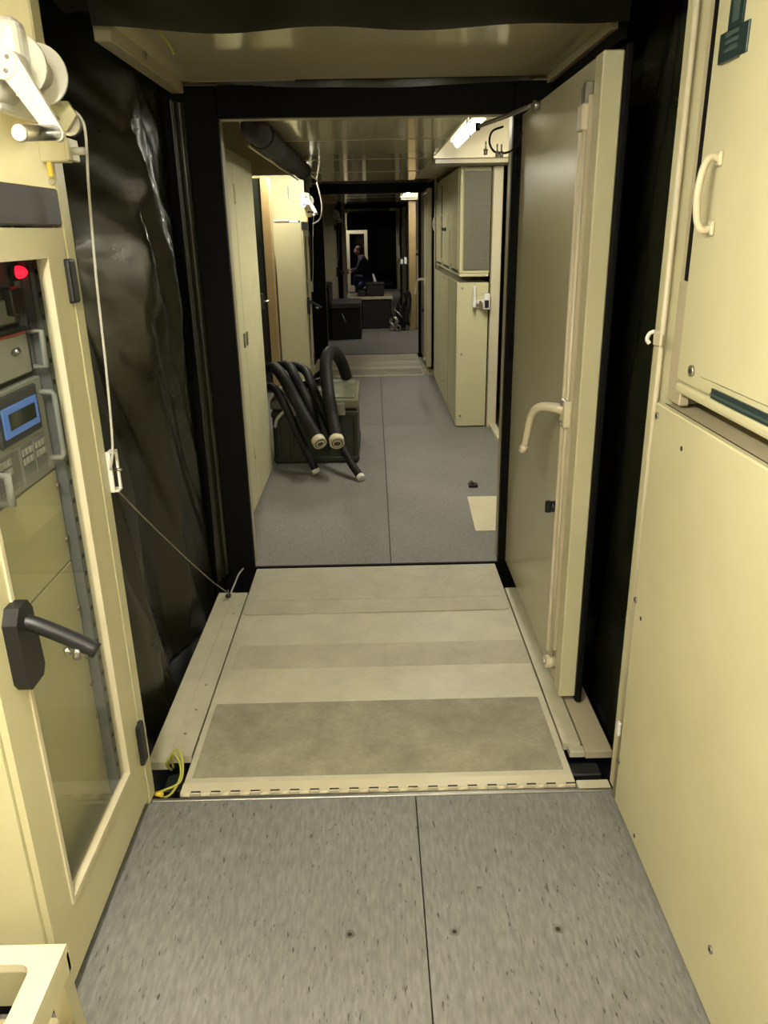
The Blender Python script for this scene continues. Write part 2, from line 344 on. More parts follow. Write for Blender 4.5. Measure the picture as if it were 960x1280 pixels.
# ================================================================== left rack cabinet
def rack():
    t = thing('rack_cabinet', 'cream rack cabinet with clear glazed door and black swing handle at left', 'cabinet', (-0.9, 1.535, 0))
    m = MB()
    m.box(-0.99, -0.7165, 1.212, 1.228, 0.035, 1.69); m.box(-0.99, -0.7165, 1.852, 1.866, 0.035, 1.69)
    m.box(-0.99, -0.975, 1.228, 1.852, 0.035, 1.69); m.box(-0.975, -0.7165, 1.228, 1.852, 1.665, 1.69); m.box(-0.975, -0.7165, 1.228, 1.852, 0.035, 0.06)
    obj('body', m, 'cream', t)
    obj('plinth', B(-0.985, -0.715, 1.22, 1.86, 0, 0.035), 'rubber', t)
    obj('top_band', B(-0.716, -0.698, 1.212, 1.866, 1.622, 1.70, 0.004), 'cap', t)
    d = MB()
    y0, y1, z0, z1 = 1.220, 1.864, 0.037, 1.618; a, b, c, e = 1.327, 1.752, 0.211, 1.561
    d.box(-0.715, -0.70, y0, a, z0, z1); d.box(-0.715, -0.70, b, y1, z0, z1)
    d.box(-0.715, -0.70, a, b, z0, c); d.box(-0.715, -0.70, a, b, e, z1)
    dr = obj('door', d, 'cream', t)
    lip = MB()
    lip.box(-0.716, -0.696, a-0.008, a+0.004, c-0.008, e+0.008); lip.box(-0.716, -0.696, b-0.004, b+0.008, c-0.008, e+0.008)
    lip.box(-0.716, -0.696, a+0.004, b-0.004, c-0.008, c+0.004); lip.box(-0.716, -0.696, a+0.004, b-0.004, e-0.004, e+0.008)
    obj('glazing_lip', lip, 'cream_pale', dr)
    obj('pane', B(-0.712, -0.709, a+0.002, b-0.002, c+0.002, e-0.002), 'glass', dr)
    for za, zb in ((1.454, 1.552), (0.16, 0.292)):
        obj('hinge', B(-0.712, -0.688, 1.842, 1.886, za, zb, 0.006, 2), 'plastic', dr)
    h = MB(); h.prism([(1.272, 0.925), (1.292, 0.952), (1.330, 0.952), (1.345, 0.93), (1.352, 0.80), (1.338, 0.782), (1.284, 0.782), (1.272, 0.80)], 0, -0.700, -0.672)
    hp = obj('handle_plate', h, 'plastic', dr)
    lv = MB(); lv.tube(cat_rom([(-0.680, 1.315, 0.912), (-0.655, 1.318, 0.902), (-0.60, 1.325, 0.868), (-0.555, 1.328, 0.838)], 5), 0.016, 10, rs=None)
    obj('lever', lv, 'plastic', hp)
    lk = MB(); lk.cyl((-0.588, 1.318, 0.852), (-0.592, 1.318, 0.829), 0.008, 10); lk.cyl((-0.61, 1.318, 0.852), (-0.606, 1.318, 0.838), 0.007, 10)
    obj('lock_barrel', lk, 'steel', hp)
    # blanking panels and mounting rail behind the pane
    obj('blank_panel', B(-0.80, -0.782, 1.30, 1.805, 0.83, 1.068, 0.002), 'cream', t)
    obj('blank_panel', B(-0.80, -0.782, 1.30, 1.805, 0.06, 0.826, 0.002), 'cream', t)
    rl = obj('mounting_rail', MB().prism([(-0.81, 1.808), (-0.79, 1.808), (-0.79, 1.824), (-0.764, 1.824), (-0.764, 1.851), (-0.81, 1.851)], 2, 0.06, 1.66), 'grey', t)
    for k in range(30):
        z = 0.12+k*0.05
        if z < 1.6: obj('rail_slot', B(-0.765, -0.7632, 1.832, 1.844, z, z+0.012), 'hole', rl)
    obj('mounting_rail', MB().box(-0.81, -0.79, 1.235, 1.296, 0.06, 1.66, 0.002), 'grey', t)
    for z in (1.03, 0.89, 0.696, 0.554, 0.471, 0.366, 0.242):
        obj('panel_screw', MB().cyl((-0.784, 1.797, z), (-0.776, 1.797, z), 0.008, 10), 'dsteel', t)
    return t
rack1 = rack()

def equipment():
    g = 'equipment units in the rack'
    # LCD unit
    t = thing('rack_display_unit', 'grey rack unit with blue framed display and keypads behind the pane', 'equipment', (-0.9, 1.56, 1.072), g)
    obj('chassis', B(-0.96, -0.786, 1.31, 1.80, 1.072, 1.300, 0.003), 'grey', t)
    obj('face_plate', B(-0.786, -0.780, 1.31, 1.80, 1.074, 1.298, 0.002), 'grey_l', t)
    bz = obj('display_bezel', B(-0.780, -0.772, 1.55, 1.755, 1.185, 1.290, 0.004), 'grey_d', t)
    obj('display_frame', B(-0.773, -0.768, 1.568, 1.738, 1.203, 1.266, 0.001), 'lcd', bz)
    obj('display_glass', B(-0.769, -0.7665, 1.59, 1.72, 1.218, 1.252), 'lcd_glass', bz)
    for y in (1.52, 1.63, 1.70):
        kp = obj('keypad', B(-0.780, -0.776, y, y+(0.10 if y < 1.6 else 0.062), 1.088, 1.172, 0.002), 'grey', t)
        for r in range(2):
            for c in range(3):
                obj('key', B(-0.7765, -0.773, y+0.006+c*0.019, y+0.02+c*0.019, 1.148-r*0.02, 1.162-r*0.02, 0.001), 'grey_l', kp)
    for y in (1.765, ):
        hb = MB(); hb.tube([(-0.782, y+0.022, 1.262), (-0.752, y+0.022, 1.262), (-0.748, y+0.022, 1.255), (-0.748, y+0.022, 1.112), (-0.752, y+0.022, 1.104), (-0.782, y+0.022, 1.104)], 0.007, 8)
        obj('pull_handle', hb, 'grey_l', t)
    hb = MB(); hb.tube([(-0.782, 1.49, 1.150), (-0.745, 1.49, 1.150), (-0.745, 1.49, 1.09), (-0.782, 1.49, 1.09)], 0.009, 8)
    obj('pull_handle', hb, 'grey_l', t)
    # upper unit with knob
    t = thing('rack_control_unit', 'grey rack unit with a toggle and red edged flap above the display unit', 'equipment', (-0.9, 1.56, 1.305), g)
    obj('chassis', B(-0.96, -0.79, 1.31, 1.80, 1.306, 1.412, 0.003), 'grey_d', t)
    obj('face_plate', B(-0.79, -0.782, 1.31, 1.775, 1.312, 1.40, 0.003), 'grey_l', t)
    obj('red_strip', B(-0.784, -0.7805, 1.32, 1.77, 1.399, 1.404), 'red', t)
    obj('toggle', MB().cyl((-0.782, 1.69, 1.365), (-0.766, 1.69, 1.372), 0.007, 10), 'steel', t)
    hb = MB(); hb.tube([(-0.784, 1.79, 1.40), (-0.755, 1.79, 1.40), (-0.755, 1.79, 1.32), (-0.784, 1.79, 1.32)], 0.007, 8)
    obj('pull_handle', hb, 'grey_l', t)
    # lamp unit with the red light
    t = thing('rack_power_unit', 'dark rack unit with a glowing red light at the top of the rack', 'equipment', (-0.9, 1.56, 1.418), g)
    obj('chassis', B(-0.96, -0.80, 1.31, 1.80, 1.418, 1.60, 0.003), 'grey_d', t)
    obj('face_plate', B(-0.80, -0.792, 1.31, 1.755, 1.424, 1.475, 0.002), 'grey', t)
    rh = obj('light_base', MB().cyl((-0.80, 1.79, 1.528), (-0.785, 1.79, 1.528), 0.017, 14), 'plastic', t)
    l_ = MB()
    for k in range(5):
        a0, a1 = k/5*math.pi/2, (k+1)/5*math.pi/2
        l_.cyl((-0.785+0.022*math.sin(a0), 1.79, 1.528), (-0.785+0.022*math.sin(a1), 1.79, 1.528), 0.014*math.cos(a0), 14, 0.014*math.cos(a1)+1e-4, caps=(k == 4))
    obj('red_light', l_, 'led', rh)
    obj('module', B(-0.80, -0.775, 1.72, 1.775, 1.44, 1.50, 0.004), 'plastic', t)
    obj('cable_tray', B(-0.785, -0.765, 1.796, 1.806, 1.42, 1.60, 0.002), 'grey_d', t)
equipment()
rack2 = copy_tree(rack1, PERIOD, 'cream rack cabinet with its blank side toward the hoses beyond the doorway')
rack3 = copy_tree(rack1, 2*PERIOD, 'cream rack cabinet in the dim third compartment')

# open glazed door of the far rack the person works at
t = thing('open_cabinet_door', 'open cream framed glazed cabinet door in front of the crouching person', 'door', (-0.37, 22.05, 0.03))
d = MB(); x0, x1 = -0.70, -0.13
d.box(x0, x0+0.085, 22.03, 22.07, 0.03, 1.62); d.box(x1-0.085, x1, 22.03, 22.07, 0.03, 1.62); d.box(x0+0.085, x1-0.085, 22.03, 22.07, 0.03, 0.20); d.box(x0+0.085, x1-0.085, 22.03, 22.07, 1.53, 1.62)
obj('frame', d, 'cream_pale', t); obj('pane', B(x0+0.085, x1-0.085, 22.047, 22.053, 0.20, 1.53), 'glass', t)
rack4 = thing('rack_cabinet', 'dim rack cabinet standing left of the crouching person', 'cabinet', (-0.9, 22.45, 0))
obj('body', B(-1.06, -0.735, 22.10, 23.1, 0.03, 1.69, 0.004), 'cream_grey', rack4); obj('plinth', B(-1.05, -0.75, 22.12, 23.08, 0, 0.03), 'rubber', rack4)

# ================================================================== right hand cabinets
def lower_cab():
    t = thing('base_cabinet', 'tall cream steel base cabinet with screwed front panel at right', 'cabinet', (0.80, 0.6, 0))
    obj('body', B(0.70, 0.935, -0.63, 1.835, 0.005, 1.185, 0.003), 'cream', t)
    p = obj('front_panel', B(0.680, 0.6985, -0.62, 1.836, 0.008, 1.197, 0.003), 'cream', t)
    obj('ledge', B(0.70, 0.935, -0.62, 1.835, 1.186, 1.192, 0.001), 'cream_grey', t)
    obj('gap_strip', B(0.6988, 0.706, -0.62, 1.836, 1.185, 1.1935), 'hole', t)
    for y, z in ((1.816, 1.168), (1.83, 0.667), (1.83, 0.150), (1.194, 0.168), (0.6, 0.168), (0.6, 1.168)):
        s_ = obj('panel_screw', MB().cyl((0.681, y, z), (0.676, y, z), 0.0085, 14), 'dsteel', p)
        obj('screw_socket', MB().cyl((0.6762, y, z), (0.6755, y, z), 0.004, 6), 'hole', s_)
    for y, z in ((1.652, 1.131), (1.783, 0.636), (1.66, 0.036)):
        obj('screw_hole', MB().cyl((0.681, y, z), (0.6792, y, z), 0.006, 10), 'hole', p)
    obj('panel_seam', B(0.6792, 0.681, 0.093, 0.097, 0.008, 1.197), 'hole', p)
    obj('side_plate', B(0.69, 0.932, -0.640, -0.631, 0.01, 1.19, 0.002), 'cream', t)
    for x, z in ((0.72, 1.15), (0.72, 0.62), (0.72, 0.1)):
        obj('panel_screw', MB().cyl((x, -0.640, z), (x, -0.645, z), 0.009, 10), 'dsteel', t)
    return t
low1 = lower_cab()

def upper_cab():
    t = thing('wall_cabinet', 'cream wall cabinet with bow handle and dark plaque at upper right', 'cabinet', (0.82, 0.6, 1.236))
    obj('body', B(0.722, 0.935, -0.63, 1.752, 1.262, 2.05, 0.003), 'cream', t)
    obj('perforated_side', B(0.725, 0.93, -0.640, -0.631, 1.29, 2.02), 'perf', t)
    for y0, y1, main in ((0.96, 1.766, True), (0.14, 0.95, False), (-0.63, 0.13, False)):
        d = MB(); d.box(0.694, 0.722, y0, y1, 1.262, 2.06, 0.008, 2)
        dr = obj('door', d, 'cream', t)
        s0 = y1-0.145
        obj('door_inset', B(0.688, 0.694, y0+0.10, s0, 1.296, 2.05, 0.003), 'cream', dr)
        hy = y1-0.105
        hb = MB(); hb.tube(cat_rom([(0.694, hy, 1.722), (0.672, hy, 1.724), (0.660, hy, 1.70), (0.655, hy, 1.655), (0.660, hy, 1.61), (0.672, hy, 1.590), (0.694, hy, 1.592)], 6), 0.0075, 10)
        h = obj('bow_handle', hb, 'cream_pale', dr)
        for hz in (1.578, 1.708): obj('handle_foot', B(0.686, 0.6945, hy-0.012, hy+0.012, hz, hz+0.028, 0.003), 'cream_pale', h)
        k = obj('key_lock', MB().cyl((0.694, y1-0.09, 1.300), (0.688, y1-0.09, 1.300), 0.012, 18), 'steel', dr)
        obj('keyhole', MB().cyl((0.6882, y1-0.09, 1.300), (0.6872, y1-0.09, 1.300), 0.0055, 12), 'hole', k)
        v = obj('vent_slot', B(0.6895, 0.693, y0+0.12, y1-0.205, 1.264, 1.284), 'plaque', dr)
        obj('vent_bar', B(0.6875, 0.6895, y0+0.12, y1-0.205, 1.270, 1.274), 'plaque_l', v)
    obj('bottom_rail', B(0.694, 0.93, -0.63, 1.766, 1.236, 1.261, 0.008, 2), 'cream', t)
    # plaque: rounded emblem above a rectangle
    pl = MB(); yc = 1.65
    pl.box(0.6845, 0.694, yc-0.062, yc+0.062, 1.893, 1.945, 0.001)
    P = obj('plaque', pl, 'plaque', t)
    arch = [(yc-0.030, 1.945)]+[(yc-0.030*math.cos(a), 1.985+0.045*math.sin(a)) for a in [math.pi*k/12 for k in range(13)]]+[(yc+0.030, 1.945)]
    obj('emblem', MB().prism(arch, 0, 0.6845, 0.694), 'plaque', P)
    for z in (1.908, 1.921, 1.934):
        obj('print_line', B(0.6838, 0.6847, yc-0.022, yc+0.034, z, z+0.007), 'plaque_l', P)
    obj('emblem_print', MB().prism([(yc-0.012, 1.955), (yc-0.014, 1.99), (yc, 2.005), (yc+0.014, 1.99), (yc+0.012, 1.955)], 0, 0.6838, 0.6847), 'plaque_l', P)
    return t
up1 = upper_cab()
low2 = copy_tree(low1, PERIOD, 'cream base cabinets along the right side beyond the doorway')
up2 = copy_tree(up1, PERIOD, 'cream wall cabinet with perforated grey end beyond the doorway')
dw = obj('dark_opening', B(0.690, 0.695, 8.10, 8.26, 1.33, 2.0, 0.001), 'hole', up2)
for y in (7.62, 7.86): obj('door_knob', MB().cyl((0.694, y, 1.60), (0.672, y, 1.60), 0.016, 12), 'plastic', up2)
obj('name_strip', B(0.691, 0.6945, 7.08, 7.11, 1.80, 1.95), 'plastic', up2)
low3 = copy_tree(low1, 2*PERIOD, 'dim base cabinets on the right of the third compartment')
up3 = copy_tree(up1, 2*PERIOD, 'dim wall cabinet on the right of the third compartment')
# brown end panel on the third compartment's cabinets
tag(obj('end_panel', B(0.60, 0.72, 13.40, 13.46, 0.0, 2.05, 0.004), 'tan'), 'tall narrow brown panel at the end of the far right cabinets', 'panel')

# small fittings on the near right jamb
t = thing('jamb_latch', 'small cream spring latch on the right jamb above the ledge', 'latch', (0.684, 1.885, 1.33))
obj('base', B(0.682, 0.692, 1.872, 1.905, 1.325, 1.362, 0.002), 'cream_pale', t); obj('hook', MB().tube(cat_rom([(0.682, 1.90, 1.358), (0.672, 1.905, 1.352), (0.668, 1.906, 1.338), (0.674, 1.903, 1.328)], 5), 0.005, 8), 'white', t)
obj('catch', B(0.676, 0.684, 1.84, 1.862, 1.328, 1.36, 0.003), 'cream_pale', t)
tag(obj('jamb_clip', B(0.676, 0.687, 1.853, 1.871, 0.215, 0.26, 0.003), 'white'), 'small white clip low on the right jamb', 'clip')

# ================================================================== winch above the rack
def winch():
    t = thing('hand_winch', 'white hand winch with crank on the wall above the near rack', 'winch', (-0.68, 1.80, 1.74))
    obj('base_plate', B(-0.725, -0.705, 1.66, 1.872, 1.83, 1.985, 0.004), 'white', t)
    obj('gearbox', B(-0.745, -0.645, 1.64, 1.70, 1.865, 1.985, 0.02, 3), 'white', t)
    dm = obj('drum', MB().cyl((-0.675, 1.70, 1.912), (-0.675, 1.80, 1.912), 0.030, 24), 'rope', t)
    obj('drum_flange', MB().cyl((-0.675, 1.695, 1.912), (-0.675, 1.703, 1.912), 0.055, 32), 'white', dm)
    obj('drum_flange', MB().cyl((-0.675, 1.795, 1.912), (-0.675, 1.803, 1.912), 0.058, 32), 'white', dm)
    obj('shaft_boss', MB().cyl((-0.70, 1.61, 1.965), (-0.70, 1.645, 1.965), 0.018, 20), 'white', t)
    obj('motor_cover', MB().cyl((-0.715, 1.62, 1.875), (-0.715, 1.72, 1.875), 0.032, 24), 'white', t)
    obj('blue_label', B(-0.722, -0.695, 1.6185, 1.6205, 1.862, 1.877), 'blue', t)
    hub = obj('crank_hub', MB().cyl((-0.657, 1.575, 1.895), (-0.657, 1.645, 1.895), 0.027, 24), 'white', t)
    for k in range(4):
        a = k*math.pi/2+0.5
        obj('hub_bolt', MB().cyl((-0.657+0.016*math.cos(a), 1.573, 1.895+0.016*math.sin(a)), (-0.657+0.016*math.cos(a), 1.576, 1.895+0.016*math.sin(a)), 0.004, 8), 'dsteel', hub)
    # crank arm in the x-z plane
    p0 = Vector((-0.648, 1.895)); p1 = Vector((-0.580, 1.779)); d = (p1-p0).normalized(); n = Vector((-d.y, d.x))
    poly = [p0+n*0.022, p1+n*0.014]
    for k in range(1, 6):
        a = k*math.pi/6; poly.append(p1+n*0.014*math.cos(a)+d*0.014*math.sin(a))
    poly += [p1-n*0.014, p0-n*0.022]
    arm = obj('crank_arm', MB().prism([(q.x, q.y) for q in poly], 1, 1.584, 1.598), 'white', t)
    gr = obj('grip', MB().cyl((-0.582, 1.585, 1.781), (-0.600, 1.47, 1.768), 0.0135, 18), 'steel', arm)
    obj('grip_end', MB().cyl((-0.600, 1.471, 1.768), (-0.6008, 1.466, 1.7675), 0.015, 18, 0.012), 'white', arm)
    # pulley bracket
    obj('pulley_bracket', MB().prism([(-0.735, 1.80), (-0.735, 1.85), (-0.665, 1.872), (-0.645, 1.872), (-0.630, 1.845), (-0.655, 1.815)], 1, 1.855, 1.866), 'cream', t)
    pw = obj('pulley_wheel', MB().cyl((-0.655, 1.868, 1.832), (-0.655, 1.888, 1.832), 0.026, 22), 'steel', t)
    obj('pulley_pin', MB().cyl((-0.672, 1.848, 1.838), (-0.672, 1.892, 1.838), 0.006, 10), 'dsteel', t)
    obj('lower_bracket', MB().box(-0.715, -0.655, 1.835, 1.87, 1.752, 1.795, 0.003).box(-0.658, -0.650, 1.835, 1.90, 1.755, 1.80, 0.002), 'cream', t)
    obj('lower_bolt', MB().cyl((-0.652, 1.86, 1.775), (-0.625, 1.86, 1.775), 0.008, 12), 'rope', t)
    obj('yellow_tag', B(-0.703, -0.692, 1.835, 1.840, 1.722, 1.752, 0.002), 'yel', t)
    obj('tag_ring', MB().ring((-0.697, 1.837, 1.714), (0, 1, 0), 0.007, 0.0015, n=16, k=6), 'steel', t)
    # lifting rope over the pulley and down the jamb
    obj('lifting_rope', MB().tube(cat_rom([(-0.672, 1.79, 1.882), (-0.665, 1.83, 1.87), (-0.652, 1.88, 1.861), (-0.632, 1.885, 1.845), (-0.627, 1.89, 1.81), (-0.640, 1.90, 1.70), (-0.655, 1.91, 1.50), (-0.664, 1.915, 1.28), (-0.676, 1.92, 1.10), (-0.692, 1.925, 1.03)], 8), 0.0033, 8), 'rope', t)
    return t
w1 = winch()
w2 = copy_tree(w1, PERIOD, 'white hand winch with crank above the far rack beyond the doorway')
w3 = copy_tree(w1, 2*PERIOD, 'white hand winch high on the left of the third compartment')
for i in (0, 1):
    dy = PERIOD*i
    t = thing('rope_guide', ('white steel rope guide on the edge of the left jamb', 'white rope guide on the jamb beside the far rack')[i], 'bracket', (-0.70, 1.935+dy, 0.97))
    obj('plate', B(-0.712, -0.690, 1.928+dy, 1.936+dy, 0.965, 1.075, 0.002), 'white', t)
    for z in (0.965, 1.069): obj('flange', B(-0.700, -0.680, 1.932+dy, 1.962+dy, z, z+0.006, 0.001), 'white', t)
    obj('bar', B(-0.686, -0.680, 1.952+dy, 1.960+dy, 0.971, 1.069), 'white', t)
    for z in (0.985, 1.055): obj('roller', MB().cyl((-0.708, 1.936+dy, z), (-0.708, 1.958+dy, z), 0.008, 12), 'steel', t)
    obj('pin', MB().cyl((-0.690, 1.95+dy, 1.022), (-0.672, 1.95+dy, 1.022), 0.004, 8), 'steel', t)
tag(obj('pull_wire', MB().tube(cat_rom([(-0.695, 1.95, 0.97), (-0.70, 2.2, 0.78), (-0.71, 2.6, 0.49), (-0.722, 3.0, 0.21), (-0.72, 3.18, 0.085), (-0.712, 3.26, 0.024)], 8), 0.0022, 6), 'wire'), 'thin wire running from the rope guide down to the bridge plate corner', 'wire')
t = thing('rope_shackle', 'small dark shackle at the far left corner of the bridge plate', 'shackle', (-0.71, 3.27, 0))
obj('pin_plate', B(-0.722, -0.70, 3.25, 3.275, 0.0, 0.012, 0.002), 'hole', t); obj('ring', MB().ring((-0.711, 3.27, 0.017), (1, 0.2, 0), 0.013, 0.003, n=16, k=6), 'dsteel', t)
obj('short_chain', MB().tube(cat_rom([(-0.70, 3.28, 0.015), (-0.695, 3.36, 0.022), (-0.69, 3.45, 0.03), (-0.68, 3.53, 0.025)], 6), 0.004, 6), 'rope', t)

# ================================================================== bridge plate
def bridge():
    t = thing('bridge_plate', 'worn cream folding bridge plate with anti slip pads between the compartments', 'ramp', (0, 2.74, -0.02))
    obj('deck', B(-0.622, 0.588, 1.925, 3.578, -0.03, 0.0, 0.003), 'ramp', t)
    h = obj('hinge_strip', B(-0.622, 0.586, 1.9145, 1.962, -0.012, 0.0022, 0.0015), 'cream_pale', t)
    n = 20
    for k in range(n):
        x0 = -0.62+k*1.206/n
        obj('hinge_knuckle', MB().cyl((x0+0.001, 1.911, -0.001), (x0+0.030, 1.911, -0.001), 0.007, 10), 'cream_pale', h)
        obj('hinge_gap', B(x0+0.031, x0+0.060, 1.916, 1.9225, 0.0015, 0.0028), 'hole', h)
    obj('anti_slip_pad', B(-0.600, 0.565, 1.985, 2.385, 0.0, 0.0016), 'pad', t)
    obj('anti_slip_pad', B(-0.585, 0.585, 2.62, 2.80, 0.0, 0.0012), 'pad2', t)
    # far cover plate with rounded corners
    r = 0.03; x0, x1, y0, y1 = -0.615, 0.582, 3.07, 3.56
    poly = []
    for cx, cy, a in ((x1-r, y1-r, 0), (x0+r, y1-r, 90), (x0+r, y0+r, 180), (x1-r, y0+r, 270)):
        for k in range(5):
            q = math.radians(a+k*22.5); poly.append((cx+r*math.cos(q), cy+r*math.sin(q)))
    cp = obj('cover_plate', MB().prism(poly, 2, 0.0, 0.005), 'pad2', t)
    obj('cover_pad', B(-0.585, 0.55, 3.20, 3.48, 0.005, 0.0062), 'pad2', cp)
    # side flaps
    l = obj('side_flap', MB().prism([(-0.70, 2.10), (-0.628, 2.10), (-0.628, 3.31), (-0.69, 3.31)], 2, -0.03, -0.003), 'ramp', t)
    obj('flap_rim', MB().prism([(-0.765, 2.075), (-0.702, 2.075), (-0.692, 3.32), (-0.765, 3.32)], 2, -0.035, -0.006), 'ramp', l)
    rg = obj('side_flap', MB().prism([(0.594, 2.12), (0.652, 2.12), (0.655, 3.30), (0.594, 3.30)], 2, -0.03, -0.003), 'ramp', t)
    obj('flap_step', B(0.61, 0.66, 2.085, 2.118, -0.035, -0.012, 0.002), 'ramp', rg)
    obj('flap_rim', B(0.662, 0.75, 2.085, 3.32, -0.04, -0.012, 0.002), 'cream_grey', rg)
    obj('support_block', B(-0.70, -0.64, 1.99, 2.07, -0.15, -0.05, 0.004), 'well', t)
    obj('support_block', B(0.60, 0.70, 2.02, 2.08, -0.15, -0.05, 0.004), 'well', t)
    for x, y in ((-0.665, 2.52), (-0.668, 2.36), (-0.676, 2.22), (-0.66, 3.1)):
        obj('rivet', MB().cyl((x, y, -0.004), (x, y, -0.0015), 0.005, 10), 'dsteel', t)
    return t
br1 = bridge()
br2 = copy_tree(br1, PERIOD, 'second bridge plate catching the light beyond the hoses')
br3 = copy_tree(br1, 2*PERIOD, 'third bridge plate hidden in the dim distance')
struct('trim_70', B(0.592, 0.69, 1.899, 1.938, -0.05, -0.002, 0.002), 'ramp', 'cream sill piece at the right of the hinge')

# ground wire at the near left corner
t = thing('ground_wire', 'yellow green earthing wire coiled in the gap at the left jamb', 'wire', (-0.67, 1.97, -0.04))
obj('strand', MB().tube(cat_rom([(-0.695, 2.09, -0.05), (-0.70, 2.06, 0.00), (-0.675, 2.06, 0.035), (-0.648, 2.03, 0.03), (-0.640, 2.0, -0.0), (-0.655, 1.96, -0.025), (-0.675, 1.935, -0.028), (-0.69, 1.915, 0.0)], 8), 0.0038, 8), 'yellow', t)
obj('strand', MB().tube(cat_rom([(-0.69, 2.095, -0.045), (-0.685, 2.075, 0.02), (-0.66, 2.07, 0.045), (-0.637, 2.03, 0.03), (-0.636, 1.98, -0.005), (-0.68, 1.96, -0.02), (-0.712, 1.93, -0.01)], 8), 0.0038, 8), 'yellow', t)
obj('lug', MB().cyl((-0.712, 1.934, -0.012), (-0.716, 1.912, 0.0), 0.0075, 10), 'yel', t); obj('lug', MB().cyl((-0.695, 1.918, -0.002), (-0.675, 1.91, 0.004), 0.0075, 10), 'yel', t)
tag(obj('loose_wire', MB().tube(cat_rom([(-0.69, 2.60, 2.27), (-0.655, 2.60, 2.215), (-0.615, 2.605, 2.165), (-0.585, 2.61, 2.125), (-0.574, 2.61, 2.10)], 8), 0.0035, 8), 'yellow'), 'loose yellow green wire dangling from the tarpaulin roof', 'wire')

# ================================================================== open door between the compartments
def big_door():
    t = thing('container_door', 'tall cream steel door with lever handle standing open on the right', 'door', (0.665, 2.98, 0.02))
    # leaf: inner face at x=0.638, runs from the hinge side y=3.57 to the free edge y=2.36
    obj('leaf', B(0.638, 0.688, 2.43, 3.572, 0.02, 2.045, 0.003), 'cream_door', t)
    e = obj('edge_frame', B(0.632, 0.690, 2.352, 2.43, 0.02, 2.045, 0.004), 'cream', t)
    obj('edge_seal', B(0.690, 0.712, 2.340, 3.56, 0.0, 2.06, 0.006), 'rubber', t)
    obj('rod_channel', B(0.622, 0.638, 2.435, 2.485, 0.16, 1.95, 0.002), 'cream_grey', t)
    obj('rod_lip', B(0.612, 0.638, 2.487, 2.499, 0.13, 1.95, 0.002), 'cream_pale', t)
    obj('lock_rod', MB().cyl((0.622, 2.455, 0.08), (0.622, 2.455, 1.98), 0.008, 12), 'cream_pale', t)
    # top keeper
    k = obj('rod_keeper', MB().box(0.606, 0.638, 2.44, 2.50, 1.86, 1.93, 0.004), 'cream_pale', t)
    obj('keeper_finger', MB().box(0.610, 0.636, 2.44, 2.452, 1.93, 1.985, 0.002).box(0.610, 0.636, 2.458, 2.468, 1.93, 1.98, 0.002).box(0.610, 0.636, 2.474, 2.484, 1.93, 1.975, 0.002), 'dsteel', k)
    # bottom roller
    r = obj('rod_roller', MB().cyl((0.600, 2.455, 0.105), (0.636, 2.455, 0.105), 0.024, 20), 'cream_pale', t)
    obj('roller_pin', MB().cyl((0.592, 2.455, 0.105), (0.602, 2.455, 0.105), 0.010, 12), 'steel', r)
    obj('roller_tail', MB().box(0.606, 0.634, 2.47, 2.52, 0.075, 0.095, 0.003), 'cream_pale', r)
    # lever handle
    h = obj('handle_base', B(0.606, 0.632, 2.430, 2.490, 0.985, 1.075, 0.006, 2), 'cream_pale', t)
    for z in (0.997, 1.062): obj('handle_bolt', MB().cyl((0.606, 2.46, z), (0.600, 2.46, z), 0.009, 10), 'dsteel', h)
    lv = MB(); pts = cat_rom([(0.612, 2.465, 1.04), (0.585, 2.48, 1.045), (0.545, 2.52, 1.038), (0.528, 2.555, 1.005), (0.52, 2.575, 0.94), (0.514, 2.585, 0.885)], 6)
    lv.tube(pts, 0.014, 10, rs=[0.017-0.006*i/(len(pts)-1) for i in range(len(pts))])
    obj('lever', lv, 'cream_pale', h)
    obj('lever_knob', MB().cyl((0.514, 2.585, 0.89), (0.508, 2.590, 0.868), 0.014, 12), 'cream_pale', h)
    # rotary lock
    b = obj('lock_plate', B(0.622, 0.638, 2.512, 2.545, 0.60, 0.72, 0.006, 2), 'white', t)
    obj('rotary_knob', MB().cyl((0.622, 2.53, 0.682), (0.603, 2.53, 0.682), 0.020, 18).box(0.585, 0.606, 2.523, 2.538, 0.660, 0.704, 0.004), 'plastic', b)
    for z in (0.25, 1.03, 1.80): obj('hinge', MB().cyl((0.632, 3.575, z), (0.632, 3.575, z+0.12), 0.012, 12), 'rubber', t)
    return t
dr1 = big_door()
dr2 = copy_tree(dr1, PERIOD, 'second cream door standing open at the far end of the corridor')
dr3 = copy_tree(dr1, 2*PERIOD, 'third cream door far down the corridor')

# door stay and hanging cable loop at the top of the door
t = thing('door_stay', 'dark steel stay arm between doorway top and open door', 'stay', (0.55, 3.40, 2.0))
obj('arm', MB().tube([(0.45, 3.555, 2.00), (0.535, 3.40, 2.015), (0.610, 3.22, 2.03)], 0.009, 8), 'dsteel', t); obj('pivot', MB().cyl((0.612, 3.22, 2.03), (0.638, 3.22, 2.03), 0.016, 14), 'steel', t)
obj('stop', MB().box(0.44, 0.46, 3.545, 3.572, 1.985, 2.015, 0.003), 'rubber', t)
t = thing('cable_loop', 'thin curled cable loop with silver tips hanging at the top of the door', 'cable', (0.57, 3.50, 1.88))
obj('loop', MB().tube(cat_rom([(0.545, 3.48, 1.99), (0.50, 3.48, 1.972), (0.490, 3.48, 1.93), (0.515, 3.48, 1.895), (0.565, 3.48, 1.893), (0.605, 3.48, 1.92), (0.622, 3.48, 1.965)], 8), 0.0042, 8), 'hose', t)
